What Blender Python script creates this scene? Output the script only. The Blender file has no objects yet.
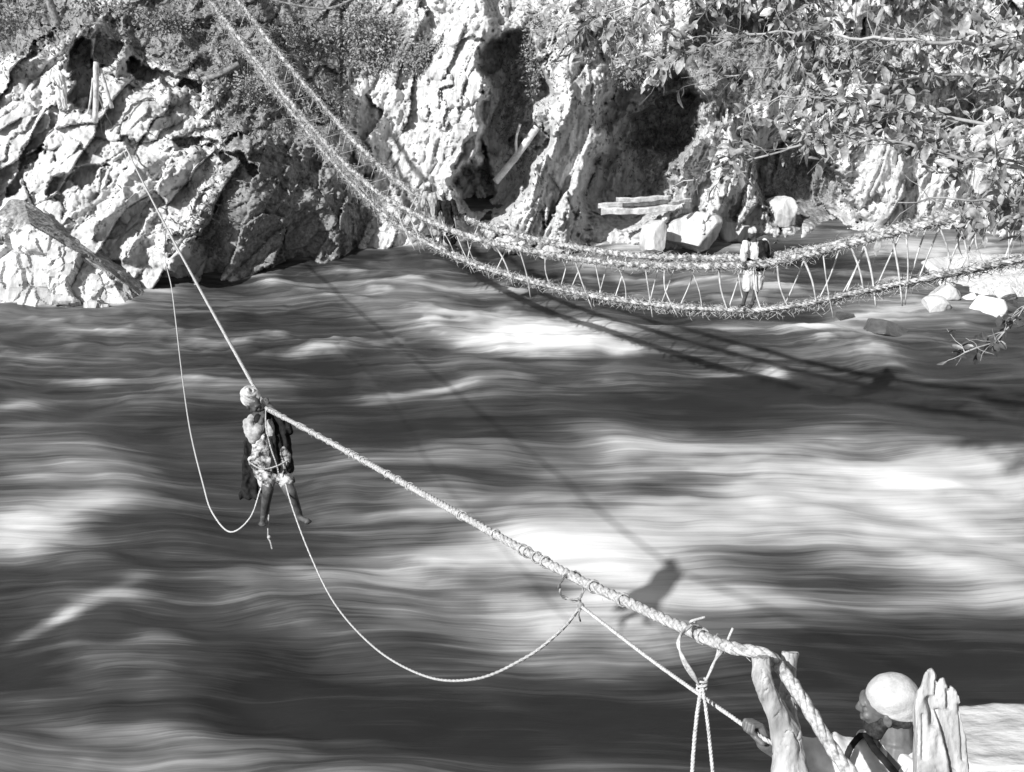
import bpy, bmesh, math, random
import numpy as np
from mathutils import Vector, Matrix
random.seed(7); RS = np.random.RandomState(11)
S = bpy.context.scene
C = S.collection
# ------------------------------------------------------------------ camera frame
H = 12.0; PIT = math.radians(25); F = 1150.0
sp, cp = math.sin(PIT), math.cos(PIT)
def P(px, py, d):
    r = (px-512)/F*d; u = -(py-386)/F*d
    return Vector((r, d*cp+u*sp, H-d*sp+u*cp))
def ray(px, py):
    return P(px, py, 1.0)-Vector((0, 0, H))
def PY(px, py, Y):                      # point of the sight line at world y
    r = ray(px, py); return Vector((0, 0, H))+r*(Y/r.y)
def PZ(px, py, z=0.0):
    r = ray(px, py); return Vector((0, 0, H))+r*((z-H)/r.z)
def VP(px, py, A, B):                   # sight line against the vertical plane through A and B
    n = Vector((B.y-A.y, -(B.x-A.x), 0)); o = Vector((0, 0, H)); r = ray(px, py)
    return o+r*(n.dot(A-o)/n.dot(r))
def proj(x, y, z):
    dz = z-H; d = y*cp-dz*sp; u = y*sp+dz*cp
    return 512+x/d*F, 386-u/d*F
cam = bpy.data.cameras.new('camera'); co = bpy.data.objects.new('camera', cam); C.objects.link(co)
co.location = (0, 0, H); co.rotation_euler = (math.radians(65), 0, 0)
cam.lens = 36*F/1024; cam.sensor_width = 36; cam.clip_end = 2000; cam.clip_start = .05
S.camera = co
# ------------------------------------------------------------------ light
SUN = Vector((-.92, -.97, 1.0)).normalized()
w = bpy.data.worlds.new('World'); S.world = w; w.use_nodes = True
nt = w.node_tree; bg = nt.nodes['Background']
sk = nt.nodes.new('ShaderNodeTexSky'); sk.sky_type = 'NISHITA'; sk.sun_disc = False
sk.sun_elevation = math.asin(SUN.z); sk.sun_rotation = math.atan2(SUN.x, SUN.y)
bw = nt.nodes.new('ShaderNodeRGBToBW')
nt.links.new(sk.outputs[0], bw.inputs[0]); nt.links.new(bw.outputs[0], bg.inputs[0]); bg.inputs[1].default_value = .1
sl = bpy.data.lights.new('sun', 'SUN'); sl.energy = 5; sl.angle = math.radians(.95); sl.color = (1, 1, 1)
so = bpy.data.objects.new('sun', sl); C.objects.link(so); so.location = (-30, -30, 60)
so.rotation_euler = SUN.to_track_quat('Z', 'Y').to_euler()
S.view_settings.view_transform = 'Standard'; S.view_settings.look = 'None'
S.view_settings.exposure = .45; S.view_settings.gamma = 1; S.view_settings.use_curve_mapping = False
S.cycles.max_bounces = 6; S.cycles.use_denoising = True
# ------------------------------------------------------------------ materials (a grey world: the photograph is monochrome)
def mat(name, lo, hi, scale=4.0, rough=.8, bump=.3, bscale=None, stretch=(1, 1, 1), spec=.3, detail=6, trans=0, dist=.02, lohi=(.35, .65)):
    m = bpy.data.materials.new(name); m.use_nodes = True; t = m.node_tree; n = t.nodes; L = t.links
    b = n['Principled BSDF']; b.inputs['Roughness'].default_value = rough; b.inputs['Specular IOR Level'].default_value = spec
    tc = n.new('ShaderNodeTexCoord'); mp = n.new('ShaderNodeMapping'); mp.inputs['Scale'].default_value = stretch
    L.new(tc.outputs['Object'], mp.inputs[0])
    no = n.new('ShaderNodeTexNoise'); no.inputs['Scale'].default_value = scale; no.inputs['Detail'].default_value = detail
    no.inputs['Roughness'].default_value = .65; L.new(mp.outputs[0], no.inputs['Vector'])
    cr = n.new('ShaderNodeValToRGB'); cr.color_ramp.elements[0].position = lohi[0]; cr.color_ramp.elements[1].position = lohi[1]
    cr.color_ramp.elements[0].color = (lo, lo, lo, 1); cr.color_ramp.elements[1].color = (hi, hi, hi, 1)
    L.new(no.outputs['Fac'], cr.inputs[0]); L.new(cr.outputs[0], b.inputs['Base Color'])
    if bump:
        n2 = n.new('ShaderNodeTexNoise'); n2.inputs['Scale'].default_value = bscale or scale*3; n2.inputs['Detail'].default_value = 8
        L.new(mp.outputs[0], n2.inputs['Vector'])
        bp = n.new('ShaderNodeBump'); bp.inputs['Strength'].default_value = bump; bp.inputs['Distance'].default_value = dist
        L.new(n2.outputs['Fac'], bp.inputs['Height']); L.new(bp.outputs[0], b.inputs['Normal'])
    if trans:
        tr = n.new('ShaderNodeBsdfTranslucent'); mx = n.new('ShaderNodeMixShader'); mx.inputs[0].default_value = trans
        L.new(cr.outputs[0], tr.inputs[0]); L.new(b.outputs[0], mx.inputs[1]); L.new(tr.outputs[0], mx.inputs[2])
        L.new(mx.outputs[0], n['Material Output'].inputs[0])
    return m
M = {}
M['rope'] = mat('rope_fibre', .2, .58, 60, .85, .6, 160, dist=.004)
M['cord'] = mat('cord_fibre', .3, .6, 80, .85, .4, 200, dist=.002)
M['darkcord'] = mat('withy', .1, .4, 30, .8, .4, 120, dist=.003)
M['twig'] = mat('twig_bundle', .1, .5, 9, .85, .5, 40, lohi=(.4, .6))
M['stick'] = mat('peeled_stick', .3, .7, 5, .8, .3, 30)
M['post'] = mat('weathered_wood', .12, .48, 9, .85, .8, 26, stretch=(1, 1, .22), dist=.012, lohi=(.3, .6))
M['stump'] = mat('bleached_wood', .2, .48, 14, .85, .9, 40, stretch=(1, 1, .12), dist=.01, lohi=(.3, .6))
M['beam'] = mat('bleached_beam', .26, .5, 12, .85, 1, 30, stretch=(.4, 1, 1), dist=.012, lohi=(.3, .6))
M['timber'] = mat('grey_timber', .35, .7, 3, .85, .5, 20)
M['bark'] = mat('bark', .08, .3, 8, .9, .6, 30)
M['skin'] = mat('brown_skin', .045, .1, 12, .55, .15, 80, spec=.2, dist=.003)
M['skin2'] = mat('lighter_skin', .07, .15, 16, .5, .15, 80, spec=.5, dist=.002)  # lighter, glossier skin tone of the capped man
M['beard'] = mat('dark_hair', .012, .05, 60, .7, .8, 220, dist=.004)
M['white'] = mat('white_cotton', .42, .64, 8, .9, .35, 50, dist=.006)
M['linen'] = mat('grey_linen', .2, .42, 14, .9, .5, 60, dist=.008)
M['linen2'] = mat('turban_cloth', .34, .56, 20, .9, .5, 70, dist=.006)
M['cap'] = mat('felt_cap', .36, .52, 26, .95, .8, 160, dist=.003)
M['dark'] = mat('dark_wool', .008, .03, 14, .95, .4, 50, dist=.01, spec=.04)
M['pattern'] = mat('ragged_patterned_cloth', .03, .5, 15, .9, .6, 40, detail=4, dist=.012, lohi=(.4, .58))
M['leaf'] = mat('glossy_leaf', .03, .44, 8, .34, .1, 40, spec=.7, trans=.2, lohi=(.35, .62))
M['sprigleaf'] = mat('shaded_leaf', .025, .1, 8, .4, .1, 40, spec=.5)  # darker copy of the leaf, shade put into the base colour
M['bough'] = mat('bough', .12, .45, 3, .8, .4, 40)
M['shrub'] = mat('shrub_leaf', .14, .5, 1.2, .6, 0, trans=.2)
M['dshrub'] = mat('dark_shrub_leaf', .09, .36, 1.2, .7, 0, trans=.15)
M['boulder'] = mat('pale_boulder', .4, .62, 1.6, .85, .5, 9, dist=.05)
M['wetrock'] = mat('wet_rock', .05, .12, 2, .35, .5, 9, dist=.04)
M['gravel'] = mat('gravel', .35, .7, 7, .9, .9, 16, dist=.06)
M['bank'] = mat('near_rock', .25, .5, 1.5, .9, .7, 8, dist=.05)

def rock_mat():
    m = bpy.data.materials.new('cliff_rock'); m.use_nodes = True; t = m.node_tree; n = t.nodes; L = t.links
    b = n['Principled BSDF']; b.inputs['Roughness'].default_value = .9; b.inputs['Specular IOR Level'].default_value = .2
    tc = n.new('ShaderNodeTexCoord')
    def noise(scale, detail, st=(1, 1, 1), rot=(0, 0, 0)):
        mp = n.new('ShaderNodeMapping'); mp.inputs['Scale'].default_value = st; mp.inputs['Rotation'].default_value = rot
        no = n.new('ShaderNodeTexNoise'); no.inputs['Scale'].default_value = scale; no.inputs['Detail'].default_value = detail
        no.inputs['Roughness'].default_value = .65
        L.new(tc.outputs['Object'], mp.inputs[0]); L.new(mp.outputs[0], no.inputs['Vector']); return no
    def ramp(src, p0, c0, p1, c1):
        cr = n.new('ShaderNodeValToRGB'); e = cr.color_ramp.elements
        e[0].position = p0; e[1].position = p1; e[0].color = (c0,)*3+(1,); e[1].color = (c1,)*3+(1,)
        L.new(src, cr.inputs[0]); return cr
    a = ramp(noise(1.1, 9).outputs['Fac'], .3, .42, .65, .62)
    s = ramp(noise(2.2, 6, (2.6, 1, .45), (0, .5, 0)).outputs['Fac'], .38, .5, .56, 1.0)
    mul = n.new('ShaderNodeMix'); mul.data_type = 'RGBA'; mul.blend_type = 'MULTIPLY'; mul.inputs['Factor'].default_value = .7
    L.new(a.outputs[0], mul.inputs['A']); L.new(s.outputs[0], mul.inputs['B'])
    at = n.new('ShaderNodeAttribute'); at.attribute_name = 'veg_and_shade'
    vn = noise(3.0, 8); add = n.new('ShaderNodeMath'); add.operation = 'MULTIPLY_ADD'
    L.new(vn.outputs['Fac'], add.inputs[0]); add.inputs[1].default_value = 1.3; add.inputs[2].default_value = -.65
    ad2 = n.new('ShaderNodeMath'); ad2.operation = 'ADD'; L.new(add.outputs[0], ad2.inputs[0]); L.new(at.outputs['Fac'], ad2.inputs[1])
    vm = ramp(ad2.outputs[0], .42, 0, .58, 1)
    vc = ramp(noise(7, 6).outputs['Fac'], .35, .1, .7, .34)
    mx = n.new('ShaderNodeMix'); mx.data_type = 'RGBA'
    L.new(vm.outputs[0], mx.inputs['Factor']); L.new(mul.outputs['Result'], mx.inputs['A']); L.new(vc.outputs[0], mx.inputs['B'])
    L.new(mx.outputs['Result'], b.inputs['Base Color'])
    bn = noise(5, 10, (1.6, 1, .6), (0, .5, 0)); bp = n.new('ShaderNodeBump'); bp.inputs['Strength'].default_value = .35; bp.inputs['Distance'].default_value = .05
    L.new(bn.outputs['Fac'], bp.inputs['Height']); L.new(bp.outputs[0], b.inputs['Normal'])
    return m
M['rock'] = rock_mat()

def water_mat():
    m = bpy.data.materials.new('river_water'); m.use_nodes = True; t = m.node_tree; n = t.nodes; L = t.links
    b = n['Principled BSDF']; tc = n.new('ShaderNodeTexCoord')
    # flow bends the streaks a little
    lw = n.new('ShaderNodeTexNoise'); lw.inputs['Scale'].default_value = .16; lw.inputs['Detail'].default_value = 2
    L.new(tc.outputs['Object'], lw.inputs['Vector'])
    vs = n.new('ShaderNodeVectorMath'); vs.operation = 'MULTIPLY_ADD'
    vs.inputs[1].default_value = (0, .5, 0); L.new(lw.outputs['Color'], vs.inputs[0]); L.new(tc.outputs['Object'], vs.inputs[2])
    def st(sx, sy, detail, rough=.6):
        mp = n.new('ShaderNodeMapping'); mp.inputs['Scale'].default_value = (sx, sy, 1)
        no = n.new('ShaderNodeTexNoise'); no.inputs['Scale'].default_value = 1; no.inputs['Detail'].default_value = detail; no.inputs['Roughness'].default_value = rough
        L.new(vs.outputs[0], mp.inputs[0]); L.new(mp.outputs[0], no.inputs['Vector']); return no.outputs['Fac']
    def mth(op, a, b_, c=None):
        q = n.new('ShaderNodeMath'); q.operation = op
        for i, v in enumerate((a, b_, c)):
            if v is None: continue
            if isinstance(v, (int, float)): q.inputs[i].default_value = v
            else: L.new(v, q.inputs[i])
        return q.outputs[0]
    A = st(.14, .42, 4); B = st(.16, 3.6, 4, .6); D = st(.3, 19, 5, .75)
    at = n.new('ShaderNodeAttribute'); at.attribute_name = 'foam'
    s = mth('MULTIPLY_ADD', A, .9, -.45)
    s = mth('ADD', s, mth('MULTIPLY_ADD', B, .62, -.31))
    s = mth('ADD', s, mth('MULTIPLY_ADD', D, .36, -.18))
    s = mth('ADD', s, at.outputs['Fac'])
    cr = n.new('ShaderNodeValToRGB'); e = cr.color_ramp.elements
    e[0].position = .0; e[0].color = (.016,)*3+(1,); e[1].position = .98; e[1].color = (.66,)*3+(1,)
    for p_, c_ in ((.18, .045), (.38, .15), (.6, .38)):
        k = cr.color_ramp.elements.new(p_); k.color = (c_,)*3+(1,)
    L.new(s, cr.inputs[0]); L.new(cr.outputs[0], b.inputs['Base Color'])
    r = n.new('ShaderNodeMapRange'); L.new(s, r.inputs['Value']); r.inputs['To Min'].default_value = .38; r.inputs['To Max'].default_value = .8
    L.new(r.outputs[0], b.inputs['Roughness']); b.inputs['Specular IOR Level'].default_value = .35
    bp = n.new('ShaderNodeBump'); bp.inputs['Strength'].default_value = .3; bp.inputs['Distance'].default_value = .07
    L.new(mth('ADD', B, mth('MULTIPLY', D, .3)), bp.inputs['Height']); L.new(bp.outputs[0], b.inputs['Normal'])
    return m
M['water'] = water_mat()
# ------------------------------------------------------------------ object helpers
def tag(o, label=None, cat=None, group=None, kind=None):
    for k, v in (('label', label), ('category', cat), ('group', group), ('kind', kind)):
        if v: o[k] = v
    return o
def link(name, me, m=None, parent=None, smooth=True):
    o = bpy.data.objects.new(name, me); C.objects.link(o)
    if m: me.materials.clear(); me.materials.append(M[m])
    if parent: o.parent = parent; o.matrix_parent_inverse = parent.matrix_basis.inverted()
    if smooth: me.polygons.foreach_set('use_smooth', [True]*len(me.polygons))
    return o
def empty(name, loc, label, cat, group=None):
    o = bpy.data.objects.new(name, None); C.objects.link(o); o.location = loc; o.empty_display_size = .2
    return tag(o, label, cat, group)
class MB:
    def __init__(s): s.v = []; s.f = []
    def add(s, vs, fs):
        b = len(s.v); s.v.extend(tuple(v) for v in vs); s.f.extend([tuple(b+i for i in f) for f in fs])
    def tube(s, pts, rad, seg=6, cap=True, ell=1.0):
        pts = [Vector(p) for p in pts]; n = len(pts)
        if not hasattr(rad, '__len__'): rad = [rad]*n
        t = (pts[1]-pts[0]).normalized(); up = Vector((0, 0, 1)) if abs(t.z) < .9 else Vector((1, 0, 0))
        nx = t.cross(up).normalized(); vs = []
        for i, p in enumerate(pts):
            t = (pts[min(i+1, n-1)]-pts[max(i-1, 0)]).normalized()
            nx = (nx-t*nx.dot(t)).normalized(); ny = t.cross(nx)
            for k in range(seg):
                a = 2*math.pi*k/seg; vs.append(p+(nx*math.cos(a)+ny*math.sin(a)*ell)*rad[i])
        fs = [(i*seg+k, i*seg+(k+1) % seg, (i+1)*seg+(k+1) % seg, (i+1)*seg+k) for i in range(n-1) for k in range(seg)]
        if cap: fs += [tuple(reversed(range(seg))), tuple((n-1)*seg+k for k in range(seg))]
        s.add(vs, fs)
    def sphere(s, c, r, rot=None, u=14, v=9):
        c = Vector(c); r = Vector((r, r, r)) if not hasattr(r, '__len__') else Vector(r)
        R = rot or Matrix.Identity(3); vs = [c+R@Vector((0, 0, r.z))]
        for j in range(1, v):
            a = math.pi*j/v
            for i in range(u):
                b = 2*math.pi*i/u; vs.append(c+R@Vector((r.x*math.sin(a)*math.cos(b), r.y*math.sin(a)*math.sin(b), r.z*math.cos(a))))
        vs.append(c+R@Vector((0, 0, -r.z))); fs = [(0, 1+i, 1+(i+1) % u) for i in range(u)]
        for j in range(v-2):
            for i in range(u): fs.append((1+j*u+i, 1+(j+1)*u+i, 1+(j+1)*u+(i+1) % u, 1+j*u+(i+1) % u))
        e = len(vs)-1; fs += [(e, 1+(v-2)*u+(i+1) % u, 1+(v-2)*u+i) for i in range(u)]
        s.add(vs, fs)
    def cap(s, a, b, ra, rb, seg=12):          # tapered capsule
        a = Vector(a); b = Vector(b); t = (b-a).normalized(); pts = []; rr = []
        for q in (85, 60, 30): q = math.radians(q); pts.append(a-t*ra*math.sin(q)); rr.append(ra*math.cos(q))
        pts.append(a); rr.append(ra); pts.append(b); rr.append(rb)
        for q in (30, 60, 85): q = math.radians(q); pts.append(b+t*rb*math.sin(q)); rr.append(rb*math.cos(q))
        s.tube(pts, rr, seg)
    def chain(s, pts, rad, seg=12):
        for i in range(len(pts)-1): s.cap(pts[i], pts[i+1], rad[i], rad[i+1], seg)
    def mesh(s, name):
        me = bpy.data.meshes.new(name); me.from_pydata(s.v, [], s.f); me.update(); return me
    def obj(s, name, m, parent=None, smooth=True): return link(name, s.mesh(name), m, parent, smooth)
def spline(pts, n=8):
    pts = [Vector(p) for p in pts]; q = [pts[0]*2-pts[1]]+pts+[pts[-1]*2-pts[-2]]; out = []
    for i in range(1, len(q)-2):
        a, b, c, d = q[i-1:i+3]
        for k in range(n):
            t = k/n; out.append(.5*((2*b)+(c-a)*t+(2*a-5*b+4*c-d)*t*t+(3*b-a-3*c+d)*t**3))
    out.append(pts[-1]); return out
def resample(pts, step):
    out = [pts[0]]; acc = 0
    L = [0]
    for i in range(1, len(pts)): L.append(L[-1]+(pts[i]-pts[i-1]).length)
    n = max(2, int(L[-1]/step)); j = 0; out = []
    for k in range(n+1):
        s_ = L[-1]*k/n
        while j < len(pts)-2 and L[j+1] < s_: j += 1
        t = (s_-L[j])/max(1e-9, L[j+1]-L[j]); out.append(pts[j].lerp(pts[j+1], min(1, t)))
    return out
def rope(mb, pts, R, strands=3, pitch=.2, seg=5, step=None, jit=0.0):
    pts = resample(pts, step or pitch/9); n = len(pts); t = (pts[1]-pts[0]).normalized()
    nx = t.cross(Vector((0, 0, 1)) if abs(t.z) < .9 else Vector((1, 0, 0))).normalized(); fr = []
    L = 0; Ls = []
    for i in range(n):
        if i: L += (pts[i]-pts[i-1]).length
        t = (pts[min(i+1, n-1)]-pts[max(i-1, 0)]).normalized(); nx = (nx-t*nx.dot(t)).normalized(); fr.append((nx.copy(), t.cross(nx))); Ls.append(L)
    for s_ in range(strands):
        ph = 2*math.pi*s_/strands; q = []; rr = []
        for i in range(n):
            a = ph+2*math.pi*Ls[i]/pitch; off = R*.5*(1+jit*random.uniform(-1, 1))
            q.append(pts[i]+(fr[i][0]*math.cos(a)+fr[i][1]*math.sin(a))*off); rr.append(R*.56*(1+jit*random.uniform(-.5, .5)))
        mb.tube(q, rr, seg)
def hairs(mb, pts, R, per_m, ln, th):
    pts = resample(pts, .05); n = len(pts)
    for _ in range(int(per_m*n*.05)):
        i = random.randrange(n-1); t = (pts[i+1]-pts[i]).normalized(); p = pts[i].lerp(pts[i+1], random.random())
        d = Vector([random.gauss(0, 1) for _ in range(3)]); d = (d-t*d.dot(t)).normalized()
        q = p+d*R*.7; e = q+(d*random.uniform(.1, 1)+t*random.uniform(-1.6, 1.6)+Vector((0, 0, -.2)))*ln*random.uniform(.3, 1)
        mb.tube([q, q.lerp(e, .6)+Vector([random.gauss(0, .1*ln) for _ in range(3)]), e], [th, th*.8, th*.3], 3, False)
def fuse(mb, name, voxel, m, parent=None, smooth=4, fn=None):
    me = mb.mesh('tmp'); o = bpy.data.objects.new('tmp', me); C.objects.link(o)
    r = o.modifiers.new('r', 'REMESH'); r.mode = 'VOXEL'; r.voxel_size = voxel
    s_ = o.modifiers.new('s', 'SMOOTH'); s_.iterations = smooth; s_.factor = .5
    dg = bpy.context.evaluated_depsgraph_get(); dg.update()
    nm = bpy.data.meshes.new_from_object(o.evaluated_get(dg)); bpy.data.objects.remove(o); bpy.data.meshes.remove(me); nm.name = name
    if fn:
        n = len(nm.vertices); c = np.empty(n*3); nn = np.empty(n*3)
        nm.vertices.foreach_get('co', c); nm.vertices.foreach_get('normal', nn); c = c.reshape(-1, 3); nn = nn.reshape(-1, 3)
        c = c+nn*fn(c)[:, None]; nm.vertices.foreach_set('co', c.ravel()); nm.update()
    return link(name, nm, m, parent)
# ------------------------------------------------------------------ noise
def hsh(ix, iy, iz, k):
    h = (ix.astype(np.int64)*374761393+iy.astype(np.int64)*668265263+iz.astype(np.int64)*2147483647+k*1274126177) & 0xffffffff
    h = ((h ^ (h >> 13))*1274126177) & 0xffffffff
    h = ((h ^ (h >> 16))*2246822519) & 0xffffffff
    return ((h ^ (h >> 15)) & 0xffffff)/float(0xffffff)
def vnoise(p, k=0):
    i = np.floor(p); f = p-i; f = f*f*f*(f*(f*6-15)+10); i = i.astype(np.int64); r = 0
    for dx in (0, 1):
        for dy in (0, 1):
            for dz in (0, 1):
                wgt = (f[:, 0] if dx else 1-f[:, 0])*(f[:, 1] if dy else 1-f[:, 1])*(f[:, 2] if dz else 1-f[:, 2])
                r = r+wgt*hsh(i[:, 0]+dx, i[:, 1]+dy, i[:, 2]+dz, k)
    return r*2-1
def fbm(p, o=4, k=0, g=.5):
    r = 0; a = 1; s_ = 0
    for i in range(o): r = r+a*vnoise(p*(2.03**i), k+i); s_ += a; a *= g
    return r/s_
def cells(p, k=0):                     # chiselled facets: every cell a tilted block, plus distance to its crack
    b = np.floor(p).astype(np.int64); f1 = np.full(len(p), 9.); f2 = f1.copy(); val = np.zeros(len(p))
    for dx in (-1, 0, 1):
        for dy in (-1, 0, 1):
            for dz in (-1, 0, 1):
                c = b+np.array([dx, dy, dz]); a = (c[:, 0], c[:, 1], c[:, 2])
                o = np.stack([hsh(*a, k+1), hsh(*a, k+2), hsh(*a, k+3)], 1)*.9+.05
                d = p-(c+o); dd = np.sqrt((d**2).sum(1))
                v = (hsh(*a, k+4)*2-1)*.8+d[:, 0]*(hsh(*a, k+5)*2-1)*1.3+d[:, 2]*(hsh(*a, k+6)*2-1)*1.3
                nw = dd < f1; f2 = np.where(nw, f1, np.minimum(f2, dd)); val = np.where(nw, v, val); f1 = np.where(nw, dd, f1)
    return val, f2-f1
def sst(x, a, b):
    t = np.clip((x-a)/(b-a), 0, 1); return t*t*(3-2*t)
def polyd(px, py, pl):                 # distance to polyline
    d = np.full(px.shape, 1e9)
    for (x0, y0), (x1, y1) in zip(pl[:-1], pl[1:]):
        dx, dy = x1-x0, y1-y0; t = np.clip(((px-x0)*dx+(py-y0)*dy)/(dx*dx+dy*dy), 0, 1)
        d = np.minimum(d, np.hypot(px-x0-t*dx, py-y0-t*dy))
    return d
def grid(name, V, nu, nv, m, attrs={}, smooth=True):
    me = bpy.data.meshes.new(name); i = np.arange(nu*nv).reshape(nv, nu)
    q = np.stack([i[:-1, :-1], i[:-1, 1:], i[1:, 1:], i[1:, :-1]], -1).reshape(-1, 4)
    me.vertices.add(len(V)); me.vertices.foreach_set('co', V.astype(np.float32).ravel())
    me.loops.add(q.size); me.loops.foreach_set('vertex_index', q.ravel().astype(np.int32))
    me.polygons.add(len(q)); me.polygons.foreach_set('loop_start', np.arange(0, q.size, 4, dtype=np.int32)); me.update()
    for k, a in attrs.items():
        at = me.attributes.new(k, 'FLOAT', 'POINT'); at.data.foreach_set('value', a.astype(np.float32))
    return link(name, me, m, None, smooth)
# ------------------------------------------------------------------ far bank: cliffs, outcrop and gullies in one sheet of rock
WL = [(-600, 34), (-200, 33.6), (0, 33.4), (80, 33.1), (150, 32.9), (195, 33.2), (225, 33.6), (250, 34.4), (330, 36.1), (395, 37.7), (440, 37.6), (500, 37), (560, 36.2), (640, 36), (740, 36.6), (850, 38), (1024, 38.6), (1300, 37), (1700, 34)]
colsP = [-600, -150, 0, 60, 110, 150, 200, 250, 330, 372, 405, 470, 560, 640, 740, 850, 1024, 1300, 1700]
rowsP = [-420, -150, 0, 30, 60, 110, 150, 200, 250]
TAB = {  # extra distance behind the waterline, by row, top row first
 -600: [34, 26, 17, 13, 9, 5, 4, 2, .5], -150: [34, 26, 17, 12, 7.5, 4.6, 3.4, 1.8, .5], 0: [33, 26, 17, 12, 6.6, 4.2, 3.2, 1.7, .5],
 60: [33, 25, 16, 6.6, 5.4, 3.7, 2.6, 1.5, .5], 110: [32, 24, 14, 6.9, 5.6, 4.0, 2.8, 1.5, .4], 150: [31, 22, 13, 9, 6.4, 4.0, 2.6, 1.5, .4],
 200: [30, 20, 11.5, 9, 6.6, 4.2, 2.8, 1.5, .3], 250: [30, 20, 11, 9.4, 7, 3.5, .2, -.5, -.3], 330: [28, 18, 10, 8, 6.4, 4.4, 1.6, .1, -.2], 372: [26, 17, 9.5, 8, 6.6, 4.9, 3.4, 1.3, 0],
 405: [24, 16, 8.5, 7, 5.8, 4.3, 2.9, 1.3, 0], 470: [22, 13, 6, 5, 4, 2.4, 1.4, .5, 0], 560: [22, 14, 7, 5.4, 4, 2.2, 1.4, .7, .1],
 640: [22, 14, 7.2, 6, 5, 3.4, 2.4, 1.5, .2], 740: [21, 13, 5.6, 4.6, 3.6, 2.4, 1.7, .8, .1], 850: [20, 12, 5, 4, 3, 1.9, 1.2, .6, 0],
 1024: [20, 12, 5, 4, 3, 2, 1.5, .9, .2], 1300: [20, 12, 5, 4, 3, 2, 1.5, .9, .2], 1700: [20, 12, 5, 4, 3, 2, 1.5, .9, .2]}
def bank_y(px, py):
    wl = np.interp(px, [a for a, _ in WL], [b for _, b in WL])
    T = np.array([TAB[c] for c in colsP])            # cols x rows
    ci = np.clip(np.searchsorted(colsP, px)-1, 0, len(colsP)-2); cc = np.array(colsP, float)
    t = np.clip((px-cc[ci])/(cc[ci+1]-cc[ci]), 0, 1); t = t*t*(3-2*t)
    ri = np.clip(np.searchsorted(rowsP, py)-1, 0, len(rowsP)-2); rr = np.array(rowsP, float)
    u = np.clip((py-rr[ri])/(rr[ri+1]-rr[ri]), 0, 1)
    a = T[ci, ri]*(1-t)+T[ci+1, ri]*t; b = T[ci, ri+1]*(1-t)+T[ci+1, ri+1]*t
    return wl+a*(1-u)+b*u
def far_bank():
    us = np.concatenate([np.linspace(-600, -30, 150)[:-1], np.arange(-30, 1056, 1.15), np.linspace(1056, 1700, 150)[1:]])
    vs = np.concatenate([np.linspace(-420, -10, 110)[:-1], np.arange(-10, 268, 1.05), np.linspace(268, 345, 50)[1:]])
    U, Vv = np.meshgrid(us, vs); px = U.ravel(); py = Vv.ravel()
    wob = np.stack([px*.035, py*.035, 0*px], 1); wx = px+16*fbm(wob, 5, 50, .6); wy = py+16*fbm(wob, 5, 60, .6)
    Y = bank_y(wx, wy)
    def rib(pl, wd, amt): return amt*np.exp(-(polyd(wx, wy, pl)/wd)**2)
    def cut(pl, wd, amt): return amt*(1-sst(polyd(wx, wy, pl), wd*.7, wd))*(1-.85*sst(py, 195, 238))
    Y += rib([(455, 30), (440, 90), (425, 160), (415, 215)], 24, -1.1)
    Y += rib([(480, 10), (478, 60), (470, 130), (462, 200)], 15, -1.6)
    Y += cut([(512, 62), (518, 110), (508, 160), (486, 195)], 36, 4.2)
    Y += cut([(470, 150), (474, 195)], 16, 1.6)
    Y += rib([(575, 40), (562, 110), (545, 165), (525, 225)], 20, -1.7)
    Y += rib([(600, 70), (592, 120), (572, 180), (560, 240)], 11, -.9)
    Y += cut([(655, 105), (640, 150), (630, 190), (618, 225)], 48, 5.0)
    Y += cut([(700, 110), (655, 130)], 26, 2.5)
    Y += rib([(712, 80), (700, 130), (668, 190), (650, 240)], 13, -2.2)
    Y += rib([(735, 110), (722, 170), (705, 235)], 14, -1.5)
    Y += cut([(725, 35), (790, 60)], 38, 2.5)
    Y += cut([(792, 175), (815, 215), (800, 245)], 46, 2.7)
    Y += rib([(775, 160), (772, 225)], 9, -.8)
    Y += rib([(870, 120), (885, 200)], 38, -1.0)
    Y += cut([(960, 120), (985, 190)], 24, 2.2)
    Y += rib([(1010, 60), (1010, 230)], 22, -1.2)+cut([(880, 40), (960, 30)], 34, 2.5)+cut([(900, 100), (990, 110)], 26, 2.2)
    # left outcrop: dark clefts between the slabs
    Y += cut([(80, 58), (88, 80), (84, 97)], 17, 2.4)+cut([(112, 45), (100, 66)], 8, 1.2)
    Y += cut([(10, 192), (22, 168), (40, 150)], 6, .9)
    Y += cut([(55, 182), (98, 170)], 8, .9)
    Y += cut([(135, 62), (168, 84), (200, 92)], 8, 1.2)
    Y += cut([(172, 145), (215, 150), (250, 168)], 6, 1.2)
    Y += rib([(150, 170), (190, 165), (215, 180), (200, 215), (175, 250)], 17, -1.0)
    Y += rib([(135, 175), (105, 215), (90, 225)], 9, -.7)
    Y += rib([(150, 210), (125, 250)], 7, -.6)
    Y += rib([(100, 30), (60, 38), (25, 60), (5, 90)], 12, -1.0)
    d = np.stack([np.ones_like(px), np.zeros_like(px), np.zeros_like(px)], 1)
    r0 = np.array([P(a, 0, 1).x for a in (0, 1)])
    rx = (px-512)/F; uu = -(py-386)/F; ry = cp+uu*sp; rz = -sp+uu*cp
    X = rx/ry*Y; Z = H+rz/ry*Y
    p3 = np.stack([X, Y, Z], 1)
    def rot(p, ang, s):
        c, s_ = math.cos(ang), math.sin(ang)
        return np.stack([(p[:, 0]*c+p[:, 2]*s_)*s[0], p[:, 1]*s[1], (-p[:, 0]*s_+p[:, 2]*c)*s[2]], 1)
    warp = np.stack([fbm(p3*.8, 3, 71), fbm(p3*.8, 3, 81), fbm(p3*.8, 3, 91)], 1)*.1
    pw = p3+warp
    left = 1-sst(px, 280, 400)
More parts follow.
